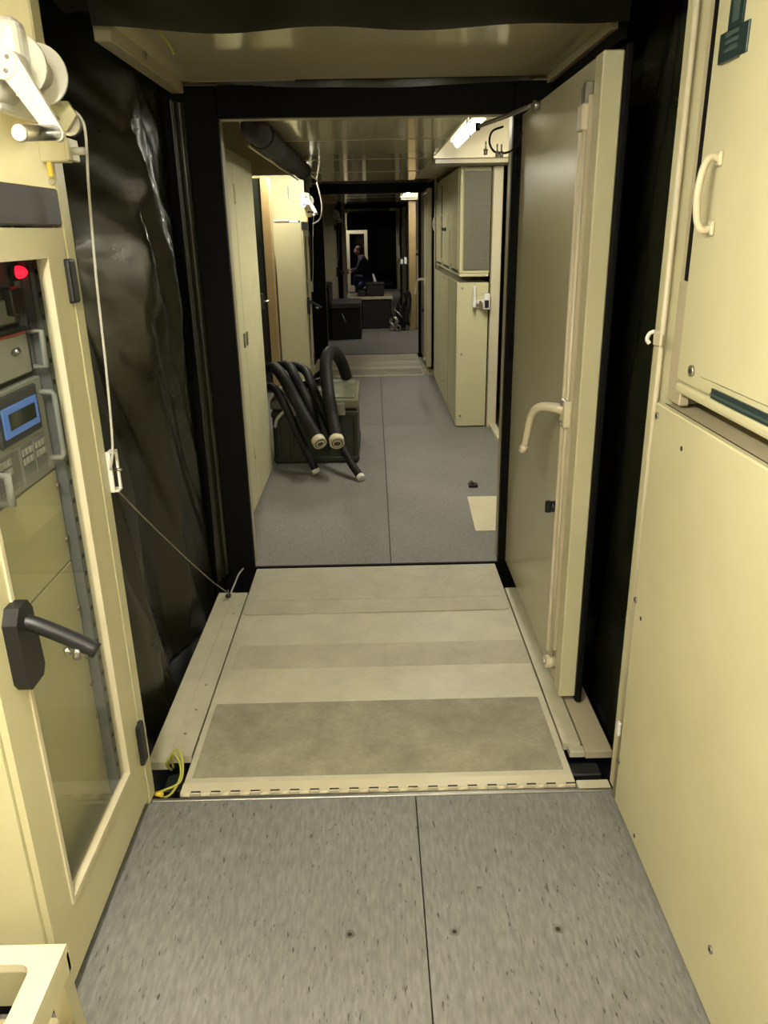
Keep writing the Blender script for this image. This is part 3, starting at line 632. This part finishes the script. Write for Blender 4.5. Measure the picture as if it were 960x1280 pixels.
for x, z in ((0.475, 1.885), (0.523, 1.875), (0.54, 1.875)):
    obj('tip', MB().cyl((x, 3.48, z+0.05), (x, 3.48, z+0.022), 0.003, 8).cyl((x, 3.48, z+0.022), (x, 3.48, z), 0.009, 12, 0.007), 'steel', t)

# ================================================================== hood flap over the bridge
def hood():
    t = thing('roof_flap', 'cream steel roof flap above the bridge plate', 'panel', (0, 3.1, 2.12))
    obj('plate', B(-0.75, 0.745, 2.63, 3.52, 2.178, 2.20, 0.002), 'ceil', t)
    obj('side_lip', B(-0.80, -0.75, 2.60, 3.52, 2.135, 2.20, 0.002), 'cream_grey', t)
    obj('side_lip', B(0.722, 0.745, 2.63, 3.52, 2.150, 2.178, 0.002), 'cream_grey', t)
    obj('side_seal', B(0.745, 0.765, 2.60, 3.52, 2.115, 2.20, 0.003), 'rubber', t)
    for y in (2.95, ): obj('bolt', MB().cyl((-0.752, y, 2.165), (-0.742, y, 2.165), 0.012, 12), 'dsteel', t)
    obj('rear_strap', B(-0.73, -0.30, 3.545, 3.56, 2.18, 2.192, 0.002), 'cream_grey', t)
    return t
hd1 = hood()
hd2 = copy_tree(hd1, PERIOD, 'cream roof flap above the second bridge plate')
hd3 = copy_tree(hd1, 2*PERIOD, 'cream roof flap above the third bridge plate')

# ================================================================== tarpaulins of the connection
def ridge(u, c, w, a):
    """sharp sided fold: rises slowly, falls fast"""
    d = (u-c)/w
    if d < -1 or d > 1: return 0.0
    return a*((1+d) if d < 0.55 else (1-d)*1.55/0.45)/1.55
def tarp_side(s, near, far, seedv):
    rnd = random.Random(seedv)
    folds = [(rnd.uniform(1.7, 4.6), rnd.uniform(0.05, 0.16), rnd.uniform(0.015, 0.055), rnd.uniform(0.10, 0.55)) for _ in range(20)]
    def fn(u, v):
        y = 1.932+u*(3.57-1.932); z = -0.14+v*2.50
        env = math.sin(math.pi*min(max(u, 0), 1))**0.6
        x = near+(far-near)*u+0.10*env*(0.35+0.65*v)
        for c, w, a, k in folds:
            x -= ridge(y+k*z*0.9, c, w, a)*env*(1.0-0.25*v)
        x += 0.006*env*math.sin(17*y+5*z)*math.sin(9*z-3*y)
        if s < 0:   # the sheet hangs outward and turns back toward the doorway frame
            t1 = min(max((y-2.35)/0.6, 0), 1); sh = 0.07*math.sin(3.0*z+0.6); t2 = min(max((y-2.96-sh)/0.11, 0), 1)
            hz = min(max((z-0.75)/0.7, 0), 1); hz = hz*hz*(3-2*hz)
            dep = 0.20*t1*t1*(3-2*t1)*(1-t2)-0.06*t2*(1 if y < 3.4 else max(0, (3.57-y)/0.17))
            cr = noise.fractal(Vector((y*5, z*3.2+y*2, 3.1)), 0.9, 2.1, 4)
            c2 = noise.fractal(Vector((y*16, z*9+y*8, 7.7)), 0.9, 2.1, 3)
            x += hz*(dep+(0.018*abs(cr)+0.009*c2*t1*t1)*t1)+(1-hz)*0.35*dep
        return (s*x, y, z)
    return fn
def tarps(dy, labs):
    m = MB(); f = tarp_side(-1, 0.835, 0.85, 3); m.grid(170, 130, lambda u, v: (f(u, v)[0], f(u, v)[1]+dy, f(u, v)[2]))
    tag(obj('side_tarpaulin', m, 'tarp'), labs[0], 'tarpaulin')
    m = MB(); g = tarp_side(1, 0.80, 0.83, 11); m.grid(80, 70, lambda u, v: (g(u, v)[0], g(u, v)[1]+dy, g(u, v)[2]))
    tag(obj('side_tarpaulin', m, 'tarp'), labs[1], 'tarpaulin')
    def roof(u, v):
        x = -0.98+u*1.94; y = 1.932+v*1.64
        sag = 0.055*math.sin(math.pi*u)*math.sin(math.pi*min(1, v*1.1)) if v < 0.9 else 0
        z = 2.30-0.02*math.sin(9*x+4*y)-sag*0.8-0.015*math.sin(21*y+3*x)
        return (x, y+dy, z)
    tag(obj('roof_tarpaulin', MB().grid(50, 40, roof), 'tarp_roof'), labs[2], 'tarpaulin')
tarps(0, ('black tarpaulin side wall hanging in folds left of the bridge plate', 'black tarpaulin side wall behind the open door', 'dark tarpaulin roof sagging over the roof flap'))
tarps(PERIOD, ('black tarpaulin left of the second bridge plate', 'black tarpaulin right of the second bridge plate', 'dark tarpaulin roof over the second bridge plate'))
tarps(2*PERIOD, ('black tarpaulin left of the third bridge plate', 'black tarpaulin right of the third bridge plate', 'dark tarpaulin roof over the third bridge plate'))
def drape(u, v):
    x = -0.78+u*1.54; return (x, 2.52+0.03*math.sin(11*x)+0.03*v, 2.33-v*(0.172+0.004*math.sin(3.1*u*math.pi)+0.016*math.sin(math.pi*u)))
tag(obj('tarpaulin_valance', MB().grid(60, 8, drape), 'tarp_roof'), 'dark hanging edge of tarpaulin in front of the roof flap', 'tarpaulin')
def sagedge(u, v):
    x = -0.70+u*1.36; return (x, 3.555+0.008*math.sin(14*x)+0.005*v, 2.30-v*(0.12+0.075*math.sin(math.pi*u)**2*u+0.012*math.sin(8*u)))
tag(obj('tarpaulin_scrap', MB().grid(50, 8, sagedge), 'tarp'), 'loose dark tarpaulin drooping over the doorway top', 'tarpaulin')
tag(obj('frame_curtain', MB().grid(40, 30, lambda u, v: (-0.79+0.03*u+0.012*math.sin(16*u+2*v), 3.42+0.13*u+0.012*math.sin(21*u+3*v), 0.0+2.10*v)), 'tarp'), 'narrow black tarpaulin fold beside the left edge of the doorway', 'tarpaulin')

# ================================================================== step stool at the lower left
t = thing('step_stool', 'worn cream steel step stool with rounded slots at lower left', 'stool', (-0.72, 0.77, 0))
def slot_poly(x0, x1, y0, y1, r):
    P = []
    for cx, cy, a in ((x1-r, y1-r, 0), (x0+r, y1-r, 90), (x0+r, y0+r, 180), (x1-r, y0+r, 270)):
        for k in range(5):
            q = math.radians(a+k*22.5); P.append((cx+r*math.cos(q), cy+r*math.sin(q)))
    return P
def plate_with_slots(x0, x1, slots, y0, y1, z0, z1):
    """frame strips around each rounded slot (bridged rings)"""
    mb = MB(); ys = [y0]+[(a[3]+b[2])/2 for a, b in zip(slots, slots[1:])]+[y1]
    for (sx0, sx1, sy0, sy1), ya, yb in zip(slots, ys, ys[1:]):
        inner = slot_poly(sx0, sx1, sy0, sy1, 0.02); outer = []
        for i, (px, py) in enumerate(inner):
            q = i//5
            c = [(x1, yb), (x0, yb), (x0, ya), (x1, ya)][q]; k = i % 5
            # walk round the outer rectangle in step with the rounded corner
            if k == 2: outer.append(c)
            elif k < 2: outer.append({0: (x1, py), 1: (px, yb), 2: (x0, py), 3: (px, ya)}[q])
            else: outer.append({0: (px, yb), 1: (x0, py), 2: (px, ya), 3: (x1, py)}[q])
        n = len(inner)
        for z, fl in ((z1, False), (z0, True)):
            I = [mb.b.verts.new((p[0], p[1], z)) for p in inner]; O = [mb.b.verts.new((p[0], p[1], z)) for p in outer]
            for i in range(n):
                mb.b.faces.new((O[i], O[(i+1) % n], I[(i+1) % n], I[i]))
            if not fl: I1, O1 = I, O
        for i in range(n):
            mb.b.faces.new((I1[i], I1[(i+1) % n], I[(i+1) % n], I[i])); mb.b.faces.new((O1[i], O1[(i+1) % n], O[(i+1) % n], O[i]))
    return mb
ZT = 0.45
obj('top_plate', plate_with_slots(-0.86, -0.556, [(-0.825, -0.600, 0.66, 0.79), (-0.825, -0.600, 0.845, 0.965)], 0.62, 1.003, ZT-0.018, ZT), 'cream_pale', t)
obj('side_rail', MB().box(-0.862, -0.556, 0.995, 1.006, ZT-0.055, ZT-0.018).box(-0.566, -0.556, 0.62, 1.003, ZT-0.055, ZT-0.018).box(-0.862, -0.852, 0.62, 1.003, ZT-0.055, ZT-0.018), 'cream', t)
for sx, sy in ((1, 1), (1, -1), (-1, 1), (-1, -1)):
    tx = -0.575 if sx > 0 else -0.845; ty = 0.985 if sy > 0 else 0.64
    bx = -0.645 if sx > 0 else -0.86; by = 1.135 if sy > 0 else 0.56
    if sx > 0 and sy < 0: bx = -0.575
    m = MB()
    A = [(tx-0.016, ty-0.016), (tx+0.016, ty-0.016), (tx+0.016, ty+0.016), (tx-0.016, ty+0.016)]; Bq = [(bx-0.016, by-0.016), (bx+0.016, by-0.016), (bx+0.016, by+0.016), (bx-0.016, by+0.016)]
    va = [m.b.verts.new((p[0], p[1], ZT-0.02)) for p in A]; vb = [m.b.verts.new((p[0], p[1], 0.0)) for p in Bq]
    m.b.faces.new(va); m.b.faces.new(vb[::-1])
    for i in range(4): m.b.faces.new((va[i], va[(i+1) % 4], vb[(i+1) % 4], vb[i]))
    obj('leg', m, 'cream', t)
obj('shelf', B(-0.85, -0.60, 0.63, 1.05, 0.20, 0.212, 0.002), 'cream_grey', t)

# ================================================================== second compartment
t = thing('tall_locker', 'tall narrow cream locker just inside the doorway at left', 'locker', (-0.93, 4.52, 0))
obj('body', B(-1.12, -0.766, 3.72, 5.30, 0.0, 2.025, 0.003), 'cream_grey', t)
for a, b in ((3.73, 4.555), (4.562, 5.295)):
    d = obj('door', B(-0.766, -0.75, a, b, 0.015, 2.02, 0.003), 'cream', t)
    for z in (0.3, 1.75): obj('hinge', MB().cyl((-0.748, b if a < 4 else a, z), (-0.748, b if a < 4 else a, z+0.1), 0.006, 8), 'cream_pale', d)
    obj('latch', B(-0.750, -0.742, (b-0.06) if a < 4 else (a+0.03), ((b-0.03) if a < 4 else (a+0.06)), 0.98, 1.06, 0.002), 'dsteel', d)
t = thing('locker_clamp', 'small dark clamp at the far edge of the tall locker', 'clamp', (-0.74, 5.33, 1.13))
obj('jaw', MB().box(-0.765, -0.735, 5.299, 5.345, 1.12, 1.22, 0.003), 'plastic', t); obj('pin', MB().cyl((-0.74, 5.33, 1.17), (-0.70, 5.34, 1.17), 0.008, 10), 'steel', t)
tag(obj('upper_panel', B(-1.28, -0.80, 3.72, 5.25, 2.05, 2.33, 0.003), 'cream_grey'), 'cream panel between the tall locker and the ceiling', 'panel')

# rolled black tarpaulin under the left ceiling edge
def roll_pts(): return [(-0.525+0.004*math.sin(k*1.3), 3.72+k*0.288, 2.042+0.004*math.sin(k*2.1)) for k in range(11)]
t = thing('rolled_tarpaulin', 'rolled black tarpaulin tied along the left ceiling edge', 'tarpaulin', (-0.60, 5.1, 2.0))
obj('roll', MB().tube(cat_rom(roll_pts(), 4), 0.06, 16, rs=[(0.058+0.005*math.sin(k*0.7)+0.003*math.sin(k*2.3))*min(1, 0.45+0.3*k) for k in range(41)]), 'black', t)
obj('tie_bar', MB().cyl((-0.572, 4.0, 1.985), (-0.572, 6.60, 1.985), 0.006, 8), 'cream_pale', t)
for y in (4.1, 5.3, 6.4): obj('tie_strap', MB().ring((-0.525, y, 2.042), (0, 1, 0), 0.061, 0.004, n=20, k=6), 'black', t)
obj('loose_end', MB().tube(cat_rom([(-0.52, 6.60, 2.04), (-0.515, 6.66, 1.99), (-0.515, 6.68, 1.90)], 5), 0.022, 10, rs=None), 'tarp', t)

# transit case and hoses
t = thing('transit_case', 'dark olive ribbed transit case with worn grey green lid', 'case', (-0.44, 5.83, 0))
m = MB(); m.box(-0.75, -0.135, 5.45, 6.20, 0.0, 0.40, 0.012); obj('body', m, 'olive', t)
for k in range(7): obj('rib', B(-0.72+k*0.093, -0.695+k*0.093, 5.438, 5.452, 0.03, 0.36, 0.004), 'olive', t)
for z in (0.02, 0.355): obj('edge_band', B(-0.755, -0.128, 5.436, 6.205, z, z+0.03, 0.004), 'olive', t)
lid = obj('lid', B(-0.757, -0.125, 5.435, 6.21, 0.405, 0.475, 0.014, 2), 'lid', t)
obj('lid_top', B(-0.72, -0.155, 5.47, 6.18, 0.475, 0.485, 0.004), 'lid', lid)
for x in (-0.60, -0.25): obj('latch', B(x-0.03, x+0.03, 5.425, 5.437, 0.36, 0.45, 0.003), 'dsteel', t)
obj('front_label', B(-0.40, -0.33, 5.4325, 5.4345, 0.415, 0.465), 'paper', lid)

def hose(pts, r, label, coupling=None, cap=None):
    t = thing('hose', label, 'hose', pts[-1], 'black hoses draped over the transit case')
    P = cat_rom(pts, 8)
    obj('tube', MB().tube(P, r, 14), 'hose', t)
    d = (P[-1]-P[-2]).normalized(); e = P[-1]
    if coupling:
        c = obj('coupling', MB().cyl(e-d*0.035, e+d*0.012, r*1.13, 22), 'cream_pale', t)
        obj('bore', MB().cyl(e+d*0.012, e+d*0.013, r*0.86, 20), 'hole', c)
        obj('coupling_ring', MB().ring(e+d*0.014, d, r*0.60, r*0.13, n=22, k=8), 'cream_pale', c)
        obj('inner_ring', MB().ring(e+d*0.014, d, r*0.26, r*0.08, n=18, k=6), 'dsteel', c)
    if cap: obj('end_cap', MB().cyl(e-d*0.01, e+d*0.022, r*1.05, 14), 'white', t)
    return t
hose([(-1.0, 6.1, 0.48), (-0.87, 5.98, 0.58), (-0.76, 5.80, 0.65), (-0.67, 5.55, 0.63), (-0.57, 5.33, 0.52), (-0.475, 5.22, 0.37), (-0.385, 5.05, 0.262)], 0.042, 'thick black hose across the case ending in a left steel coupling', coupling=True)
hose([(-0.225, 6.03, 0.532), (-0.262, 5.90, 0.68), (-0.315, 5.72, 0.775), (-0.35, 5.55, 0.72), (-0.33, 5.33, 0.55), (-0.30, 5.23, 0.37), (-0.268, 5.05, 0.262)], 0.045, 'thick looped black hose ending in a right steel coupling', coupling=True)
hose([(-0.98, 6.25, 0.52), (-0.80, 6.1, 0.60), (-0.65, 5.80, 0.66), (-0.56, 5.50, 0.60), (-0.475, 5.37, 0.46), (-0.435, 5.37, 0.30), (-0.415, 5.385, 0.16)], 0.036, 'black hose lying between the two coupled hoses')
hose([(-0.92, 6.4, 0.53), (-0.72, 6.2, 0.60), (-0.535, 5.85, 0.62), (-0.45, 5.50, 0.55), (-0.385, 5.36, 0.44), (-0.345, 5.36, 0.34), (-0.315, 5.37, 0.24)], 0.034, 'black hose bent over the middle of the case lid')
hose([(-0.90, 5.70, 0.53), (-0.73, 5.48, 0.56), (-0.635, 5.32, 0.46), (-0.545, 5.24, 0.27), (-0.47, 5.19, 0.12), (-0.43, 5.165, 0.032)], 0.028, 'thin black hose with white end touching the floor at left', cap=True)
hose([(-0.27, 5.36, 0.30), (-0.27, 5.31, 0.25), (-0.235, 5.22, 0.17), (-0.175, 5.10, 0.09), (-0.115, 5.005, 0.028)], 0.027, 'thin black hose with white end reaching farthest onto the floor', cap=True)
hose([(-0.46, 6.10, 0.52), (-0.40, 6.02, 0.57), (-0.36, 5.88, 0.56), (-0.44, 5.74, 0.54), (-0.56, 5.72, 0.525), (-0.65, 5.80, 0.52)], 0.030, 'black hose curled on top of the case lid')
tag(obj('cable_tie', MB().tube(cat_rom([(-0.72, 5.36, 0.30), (-0.70, 5.34, 0.36), (-0.665, 5.335, 0.40), (-0.64, 5.34, 0.42)], 5), 0.012, 8), 'rope'), 'pale strap end sticking out beside the tall locker', 'strap')

tag(obj('floor_sheet', MB().prism([(0.545, 4.02), (0.95, 4.02), (0.95, 4.61), (0.567, 4.61)], 2, 0.0005, 0.006), 'cream_pale'), 'pale cream sheet lying on the floor right of the doorway', 'sheet')
t = thing('floor_bracket', 'small dark bracket on the floor edge behind the door', 'bracket', (0.62, 4.82, 0))
obj('foot', B(0.60, 0.66, 4.80, 4.86, 0.0, 0.02, 0.003), 'plastic', t); obj('tongue', MB().cyl((0.63, 4.83, 0.02), (0.61, 4.82, 0.05), 0.010, 10), 'dsteel', t)

# lever switch box on the end of the far right base cabinet
t = thing('switch_box', 'small white lever switch box on the end of the far base cabinet', 'switch', (0.87, 6.42, 0.98))
obj('box', MB().box(0.885, 0.938, 6.37, 6.455, 0.985, 1.11, 0.006), 'white', t)
obj('window', B(0.892, 0.925, 6.366, 6.371, 1.0, 1.06, 0.002), 'plastic', t)
obj('arm', MB().box(0.83, 0.888, 6.40, 6.42, 1.03, 1.06, 0.003), 'white', t); obj('lever', B(0.80, 0.828, 6.395, 6.425, 1.0, 1.17, 0.006, 2), 'white', t)
obj('stem', MB().cyl((0.86, 6.41, 1.045), (0.86, 6.37, 1.045), 0.012, 10), 'steel', t); obj('mount', B(0.83, 0.93, 6.445, 6.458, 0.99, 1.08, 0.002), 'cream_pale', t)

# papers and clutter on the far rack
for i, (x0, x1, y0, y1, h, mt_, lb) in enumerate(((-1.00, -0.84, 8.33, 8.55, 0.018, 'paper', 'pink and grey folder on top of the far rack'), (-0.84, -0.74, 8.32, 8.5, 0.022, 'blue', 'blue folder on top of the far rack'), (-0.99, -0.85, 8.35, 8.52, 0.0, 'red', 'red booklet under the grey folder on the far rack'))):
    z0 = 1.692+(0.0 if i != 0 else 0.012); hh = h if h else 0.011
    t = thing('folder', lb, 'folder', ((x0+x1)/2, (y0+y1)/2, z0))
    obj('cover', B(x0, x1, y0, y1, z0, z0+hh, 0.002), mt_, t); obj('pages', B(x0+0.004, x1-0.004, y0-0.002, y1-0.01, z0+0.003, z0+hh-0.003), 'white', t)
tag(obj('wall_clip', MB().box(-0.90, -0.885, 8.955, 8.968, 1.98, 2.06, 0.002).cyl((-0.892, 8.962, 1.98), (-0.888, 8.955, 1.93), 0.004, 8), 'dsteel'), 'small dark clip on the wall above the far rack', 'clip')
tag(obj('hanging_cable', MB().tube(cat_rom([(-0.57, 8.80, 2.09), (-0.545, 8.82, 1.98), (-0.53, 8.85, 1.85), (-0.56, 8.88, 1.73), (-0.64, 8.9, 1.68)], 8), 0.008, 8), 'rope'), 'pale cable drooping beside the far winch', 'cable')
t = thing('dangling_wires', 'two short black wires dangling beside the lit cove lamp', 'wire', (0.53, 4.85, 2.05))
for x in (0.50, 0.515): obj('strand', MB().tube(cat_rom([(x, 4.4, 2.14), (x+0.002, 4.4, 2.10), (x+0.001, 4.4, 2.045)], 4), 0.003, 6), 'hose', t)

# ================================================================== third compartment contents
t = thing('black_case', 'low black case with pale worn lid in the dim third compartment', 'case', (-0.42, 12.75, 0))
obj('body', B(-0.66, -0.20, 12.30, 13.2, 0.0, 0.47, 0.01), 'black', t); obj('lid', B(-0.665, -0.195, 12.29, 13.21, 0.475, 0.555, 0.015, 2), 'cap', t)
obj('handle', MB().tube([(-0.50, 12.29, 0.40), (-0.49, 12.265, 0.38), (-0.44, 12.265, 0.27), (-0.43, 12.29, 0.25)], 0.012, 8), 'dsteel', t)
t = thing('black_case', 'tall black case at left behind the low case', 'case', (-0.78, 12.95, 0))
obj('body', B(-0.95, -0.68, 12.5, 13.3, 0.0, 0.76, 0.01), 'black', t); obj('lid', B(-0.955, -0.675, 12.49, 13.31, 0.765, 0.82, 0.012, 2), 'plastic', t)
t = thing('equipment_chest', 'large black chest with pale top carrying a small bag', 'chest', (0.05, 14.05, 0))
obj('body', B(-0.20, 0.29, 13.65, 14.45, 0.0, 0.49, 0.01), 'black', t); obj('top', B(-0.38, 0.33, 13.63, 14.75, 0.492, 0.53, 0.006), 'cream_grey', t)
obj('rear_body', B(-0.36, 0.32, 14.46, 14.73, 0.0, 0.49, 0.01), 'black', t)
t = thing('tool_bag', 'small black box shaped bag with a white paper on the chest', 'bag', (0.0, 13.95, 0.53))
obj('body', B(-0.13, 0.19, 13.8, 14.15, 0.531, 0.755, 0.03, 2), 'black', t); obj('flap', B(-0.135, 0.195, 13.79, 14.16, 0.72, 0.765, 0.012, 2), 'plastic', t); obj('side_pouch', B(-0.27, -0.13, 13.82, 14.1, 0.531, 0.63, 0.02, 2), 'black', t)
tag(obj('paper_slip', MB().prism([(0.015, 0.768), (0.06, 0.768), (0.015, 0.90), (-0.015, 0.90)], 1, 13.95, 13.954), 'white'), 'white paper slip leaning upright on the small black bag', 'paper')
# folded trolley with wheels
t = thing('folding_trolley', 'folded black hand trolley with small wheels leaning by the brown panel', 'trolley', (0.42, 13.35, 0))
for x in (0.33, 0.36):
    for z in (0.19, ):
        obj('wheel', MB().ring((x-0.01, 13.30, 0.165), (0.25, 1, 0), 0.052, 0.022, n=22, k=8), 'steel', t)
for x, y in ((0.31, 13.26), (0.40, 13.24)):
    obj('caster', MB().ring((x, y, 0.055), (0.3, 1, 0), 0.04, 0.015, n=18, k=8), 'dsteel', t)
for x0, x1 in ((0.36, 0.52), (0.46, 0.60)):
    obj('frame_tube', MB().tube(cat_rom([(x0+0.10, 13.28, 0.10), (x0+0.02, 13.30, 0.30), (x0+0.08, 13.32, 0.50), (x1, 13.34, 0.62), (x1+0.02, 13.34, 0.45), (x1-0.03, 13.3, 0.22), (x1, 13.28, 0.08)], 6), 0.018, 8), 'hose', t)
obj('cross_tube', MB().cyl((0.34, 13.30, 0.36), (0.56, 13.30, 0.14), 0.016, 8), 'dsteel', t); obj('cross_tube', MB().cyl((0.30, 13.29, 0.32), (0.36, 13.29, 0.05), 0.016, 8), 'hose', t)
obj('seat_sling', B(0.40, 0.54, 13.33, 13.38, 0.03, 0.40, 0.01), 'black', t)
t = thing('cabinet_bracket', 'pale bracket with dark tray on the far right brown panel', 'bracket', (0.54, 13.36, 1.0))
obj('tray', B(0.45, 0.60, 13.30, 13.42, 1.06, 1.075, 0.003), 'plastic', t); obj('clips', MB().box(0.46, 0.50, 13.33, 13.38, 1.075, 1.15, 0.004).box(0.52, 0.56, 13.33, 13.38, 1.075, 1.18, 0.004), 'white', t)

# far cream post left of the crouching person
struct('trim_80', B(-0.66, -0.575, 17.70, 17.76, 0.0, 2.2, 0.004), 'cream_pale', 'far cream jamb strip')

# ================================================================== the person
def person():
    px, py = -0.28, 21.3
    t = thing('person', 'person in navy jacket and jeans crouching at the open rack door', 'person', (px, py, 0))
    V = {}; E = []; R = {}
    def v(n, x, y, z, r): V[n] = (px+x, py+y, z); R[n] = r
    # facing -x: hips at right, knees forward to the left
    v('pelvis', 0.14, 0, 0.42, 0.15); v('waist', 0.11, 0, 0.58, 0.145); v('chest', 0.03, 0, 0.78, 0.165); v('neck0', -0.03, 0, 0.95, 0.10); v('neck', -0.06, 0, 1.0, 0.058); v('head', -0.09, 0, 1.08, 0.075)
    E += [('pelvis', 'waist'), ('waist', 'chest'), ('chest', 'neck0'), ('neck0', 'neck'), ('neck', 'head')]
    for s, k in ((-1, 'n'), (1, 'f')):
        v('sh'+k, -0.01, 0.17*s, 0.90, 0.075); v('el'+k, -0.10+0.02*s, 0.23*s, 0.66, 0.052); v('wr'+k, -0.27, 0.15*s, 0.60+0.03*s, 0.038); v('ha'+k, -0.33, 0.13*s, 0.60+0.03*s, 0.032)
        E += [('neck0', 'sh'+k), ('sh'+k, 'el'+k), ('el'+k, 'wr'+k), ('wr'+k, 'ha'+k)]
        v('hip'+k, 0.12, 0.10*s, 0.38, 0.11)
        if s < 0: kn, an, to = (-0.22, 0.48), (-0.12, 0.09), (-0.26, 0.035)
        else: kn, an, to = (-0.20, 0.10), (0.17, 0.10), (0.22, 0.035)
        v('kn'+k, kn[0], 0.14*s, kn[1], 0.078); v('an'+k, an[0], 0.14*s, an[1], 0.05); v('to'+k, to[0], 0.15*s, to[1], 0.035)
        E += [('pelvis', 'hip'+k), ('hip'+k, 'kn'+k), ('kn'+k, 'an'+k), ('an'+k, 'to'+k)]
    names = list(V); idx = {n: i for i, n in enumerate(names)}
    me = bpy.data.meshes.new('body'); me.from_pydata([Vector(V[n])-Vector((px, py, 0)) for n in names], [(idx[a], idx[b]) for a, b in E], [])
    o = bpy.data.objects.new('body', me); COL.objects.link(o); o.parent = t; ORG[o.name] = Vector((px, py, 0))
    sk = o.modifiers.new('skin', 'SKIN'); sk.use_smooth_shade = True
    for i, n in enumerate(names):
        me.skin_vertices[0].data[i].radius = (R[n], R[n]); me.skin_vertices[0].data[i].use_root = (n == 'pelvis')
    sb = o.modifiers.new('sub', 'SUBSURF'); sb.levels = 2; sb.render_levels = 2
    # jacket over jeans over skin, split by height in the cloth colours
    mt = bpy.data.materials.new('clothing'); mt.use_nodes = True; nt = mt.node_tree; n = nt.nodes; l = nt.links; p = n['Principled BSDF']
    tc = n.new('ShaderNodeTexCoord'); sx = n.new('ShaderNodeSeparateXYZ'); l.new(tc.outputs['Object'], sx.inputs[0])
    def step(sock, edge, w=0.01):
        r = n.new('ShaderNodeMapRange'); r.inputs['From Min'].default_value = edge-w; r.inputs['From Max'].default_value = edge+w; l.new(sock, r.inputs['Value']); return r.outputs[0]
    def mix(f, a, b):
        x = n.new('ShaderNodeMix'); x.data_type = 'RGBA'; l.new(f, x.inputs['Factor'])
        for s_, q in (('A', a), ('B', b)):
            if isinstance(q, tuple): x.inputs[s_].default_value = q
            else: l.new(q, x.inputs[s_])
        return x.outputs['Result']
    c = mix(step(sx.outputs['Z'], 0.50), (0.035, 0.05, 0.12, 1), (0.028, 0.032, 0.055, 1))
    c = mix(step(sx.outputs['Z'], 0.985), c, (0.45, 0.24, 0.16, 1))
    c = mix(step(sx.outputs['Z'], 0.07), (0.01, 0.01, 0.01, 1), c)
    up = n.new('ShaderNodeMath'); up.operation = 'MULTIPLY'; neg = step(sx.outputs['X'], -0.285)
    inv = n.new('ShaderNodeMath'); inv.operation = 'SUBTRACT'; inv.inputs[0].default_value = 1.0; l.new(neg, inv.inputs[1]); l.new(inv.outputs[0], up.inputs[0]); l.new(step(sx.outputs['Z'], 0.54), up.inputs[1])
    c = mix(up.outputs[0], c, (0.45, 0.24, 0.16, 1))
    l.new(c, p.inputs['Base Color']); p.inputs['Roughness'].default_value = 0.8
    me.materials.append(mt)
    # head details
    hd = MB(); r = bmesh.ops.create_uvsphere(hd.b, u_segments=20, v_segments=14, radius=1.0)
    for q in r['verts']: q.co = Vector((q.co.x*0.098, q.co.y*0.078, q.co.z*0.118))+Vector((px-0.10, py, 1.105))
    for f in hd.b.faces: f.smooth = True
    hd.cyl((px-0.19, py, 1.10), (px-0.215, py, 1.085), 0.014, 8, 0.016)
    for s in (-1, 1): hd.cyl((px-0.085, py+s*0.074, 1.10), (px-0.08, py+s*0.09, 1.105), 0.026, 10, 0.022)
    obj('head', hd, 'skin', t)
    hr = MB(); r = bmesh.ops.create_uvsphere(hr.b, u_segments=20, v_segments=14, radius=1.0)
    for q in r['verts']:
        q.co = Vector((q.co.x*0.104, q.co.y*0.086, q.co.z*0.124))
        if q.co.x < -0.03 and q.co.z < 0.05: q.co.x = -0.03
        if q.co.z < -0.06: q.co.z = -0.06
        q.co += Vector((px-0.092, py, 1.115))
    for f in hr.b.faces: f.smooth = True
    obj('hair', hr, 'hair', t)
    ey = MB(); ey.cyl((px-0.185, py-0.035, 1.115), (px-0.194, py-0.035, 1.115), 0.010, 8).cyl((px-0.185, py+0.035, 1.115), (px-0.194, py+0.035, 1.115), 0.010, 8); obj('eyes', ey, 'hole', t)
    obj('mouth', B(px-0.192, px-0.182, py-0.022, py+0.022, 1.048, 1.055), 'red', t)
    for s in (-1, 1):
        base = Vector((px-0.33, py+0.13*s, 0.60+0.03*s))
        for k in range(4):
            b0 = base+Vector((-0.02, 0.0, 0.027-0.018*k)); L = (0.065, 0.075, 0.07, 0.055)[k]
            obj('finger', MB().tube([b0, b0+Vector((-L*0.5, 0.0, 0.004)), b0+Vector((-L, -0.012*s, -0.012))], 0.009, 8), 'skin', t)
        obj('thumb', MB().tube([base+Vector((0.0, -0.02*s, 0.02)), base+Vector((-0.03, -0.045*s, 0.025)), base+Vector((-0.055, -0.05*s, 0.02))], 0.010, 8), 'skin', t)
person()
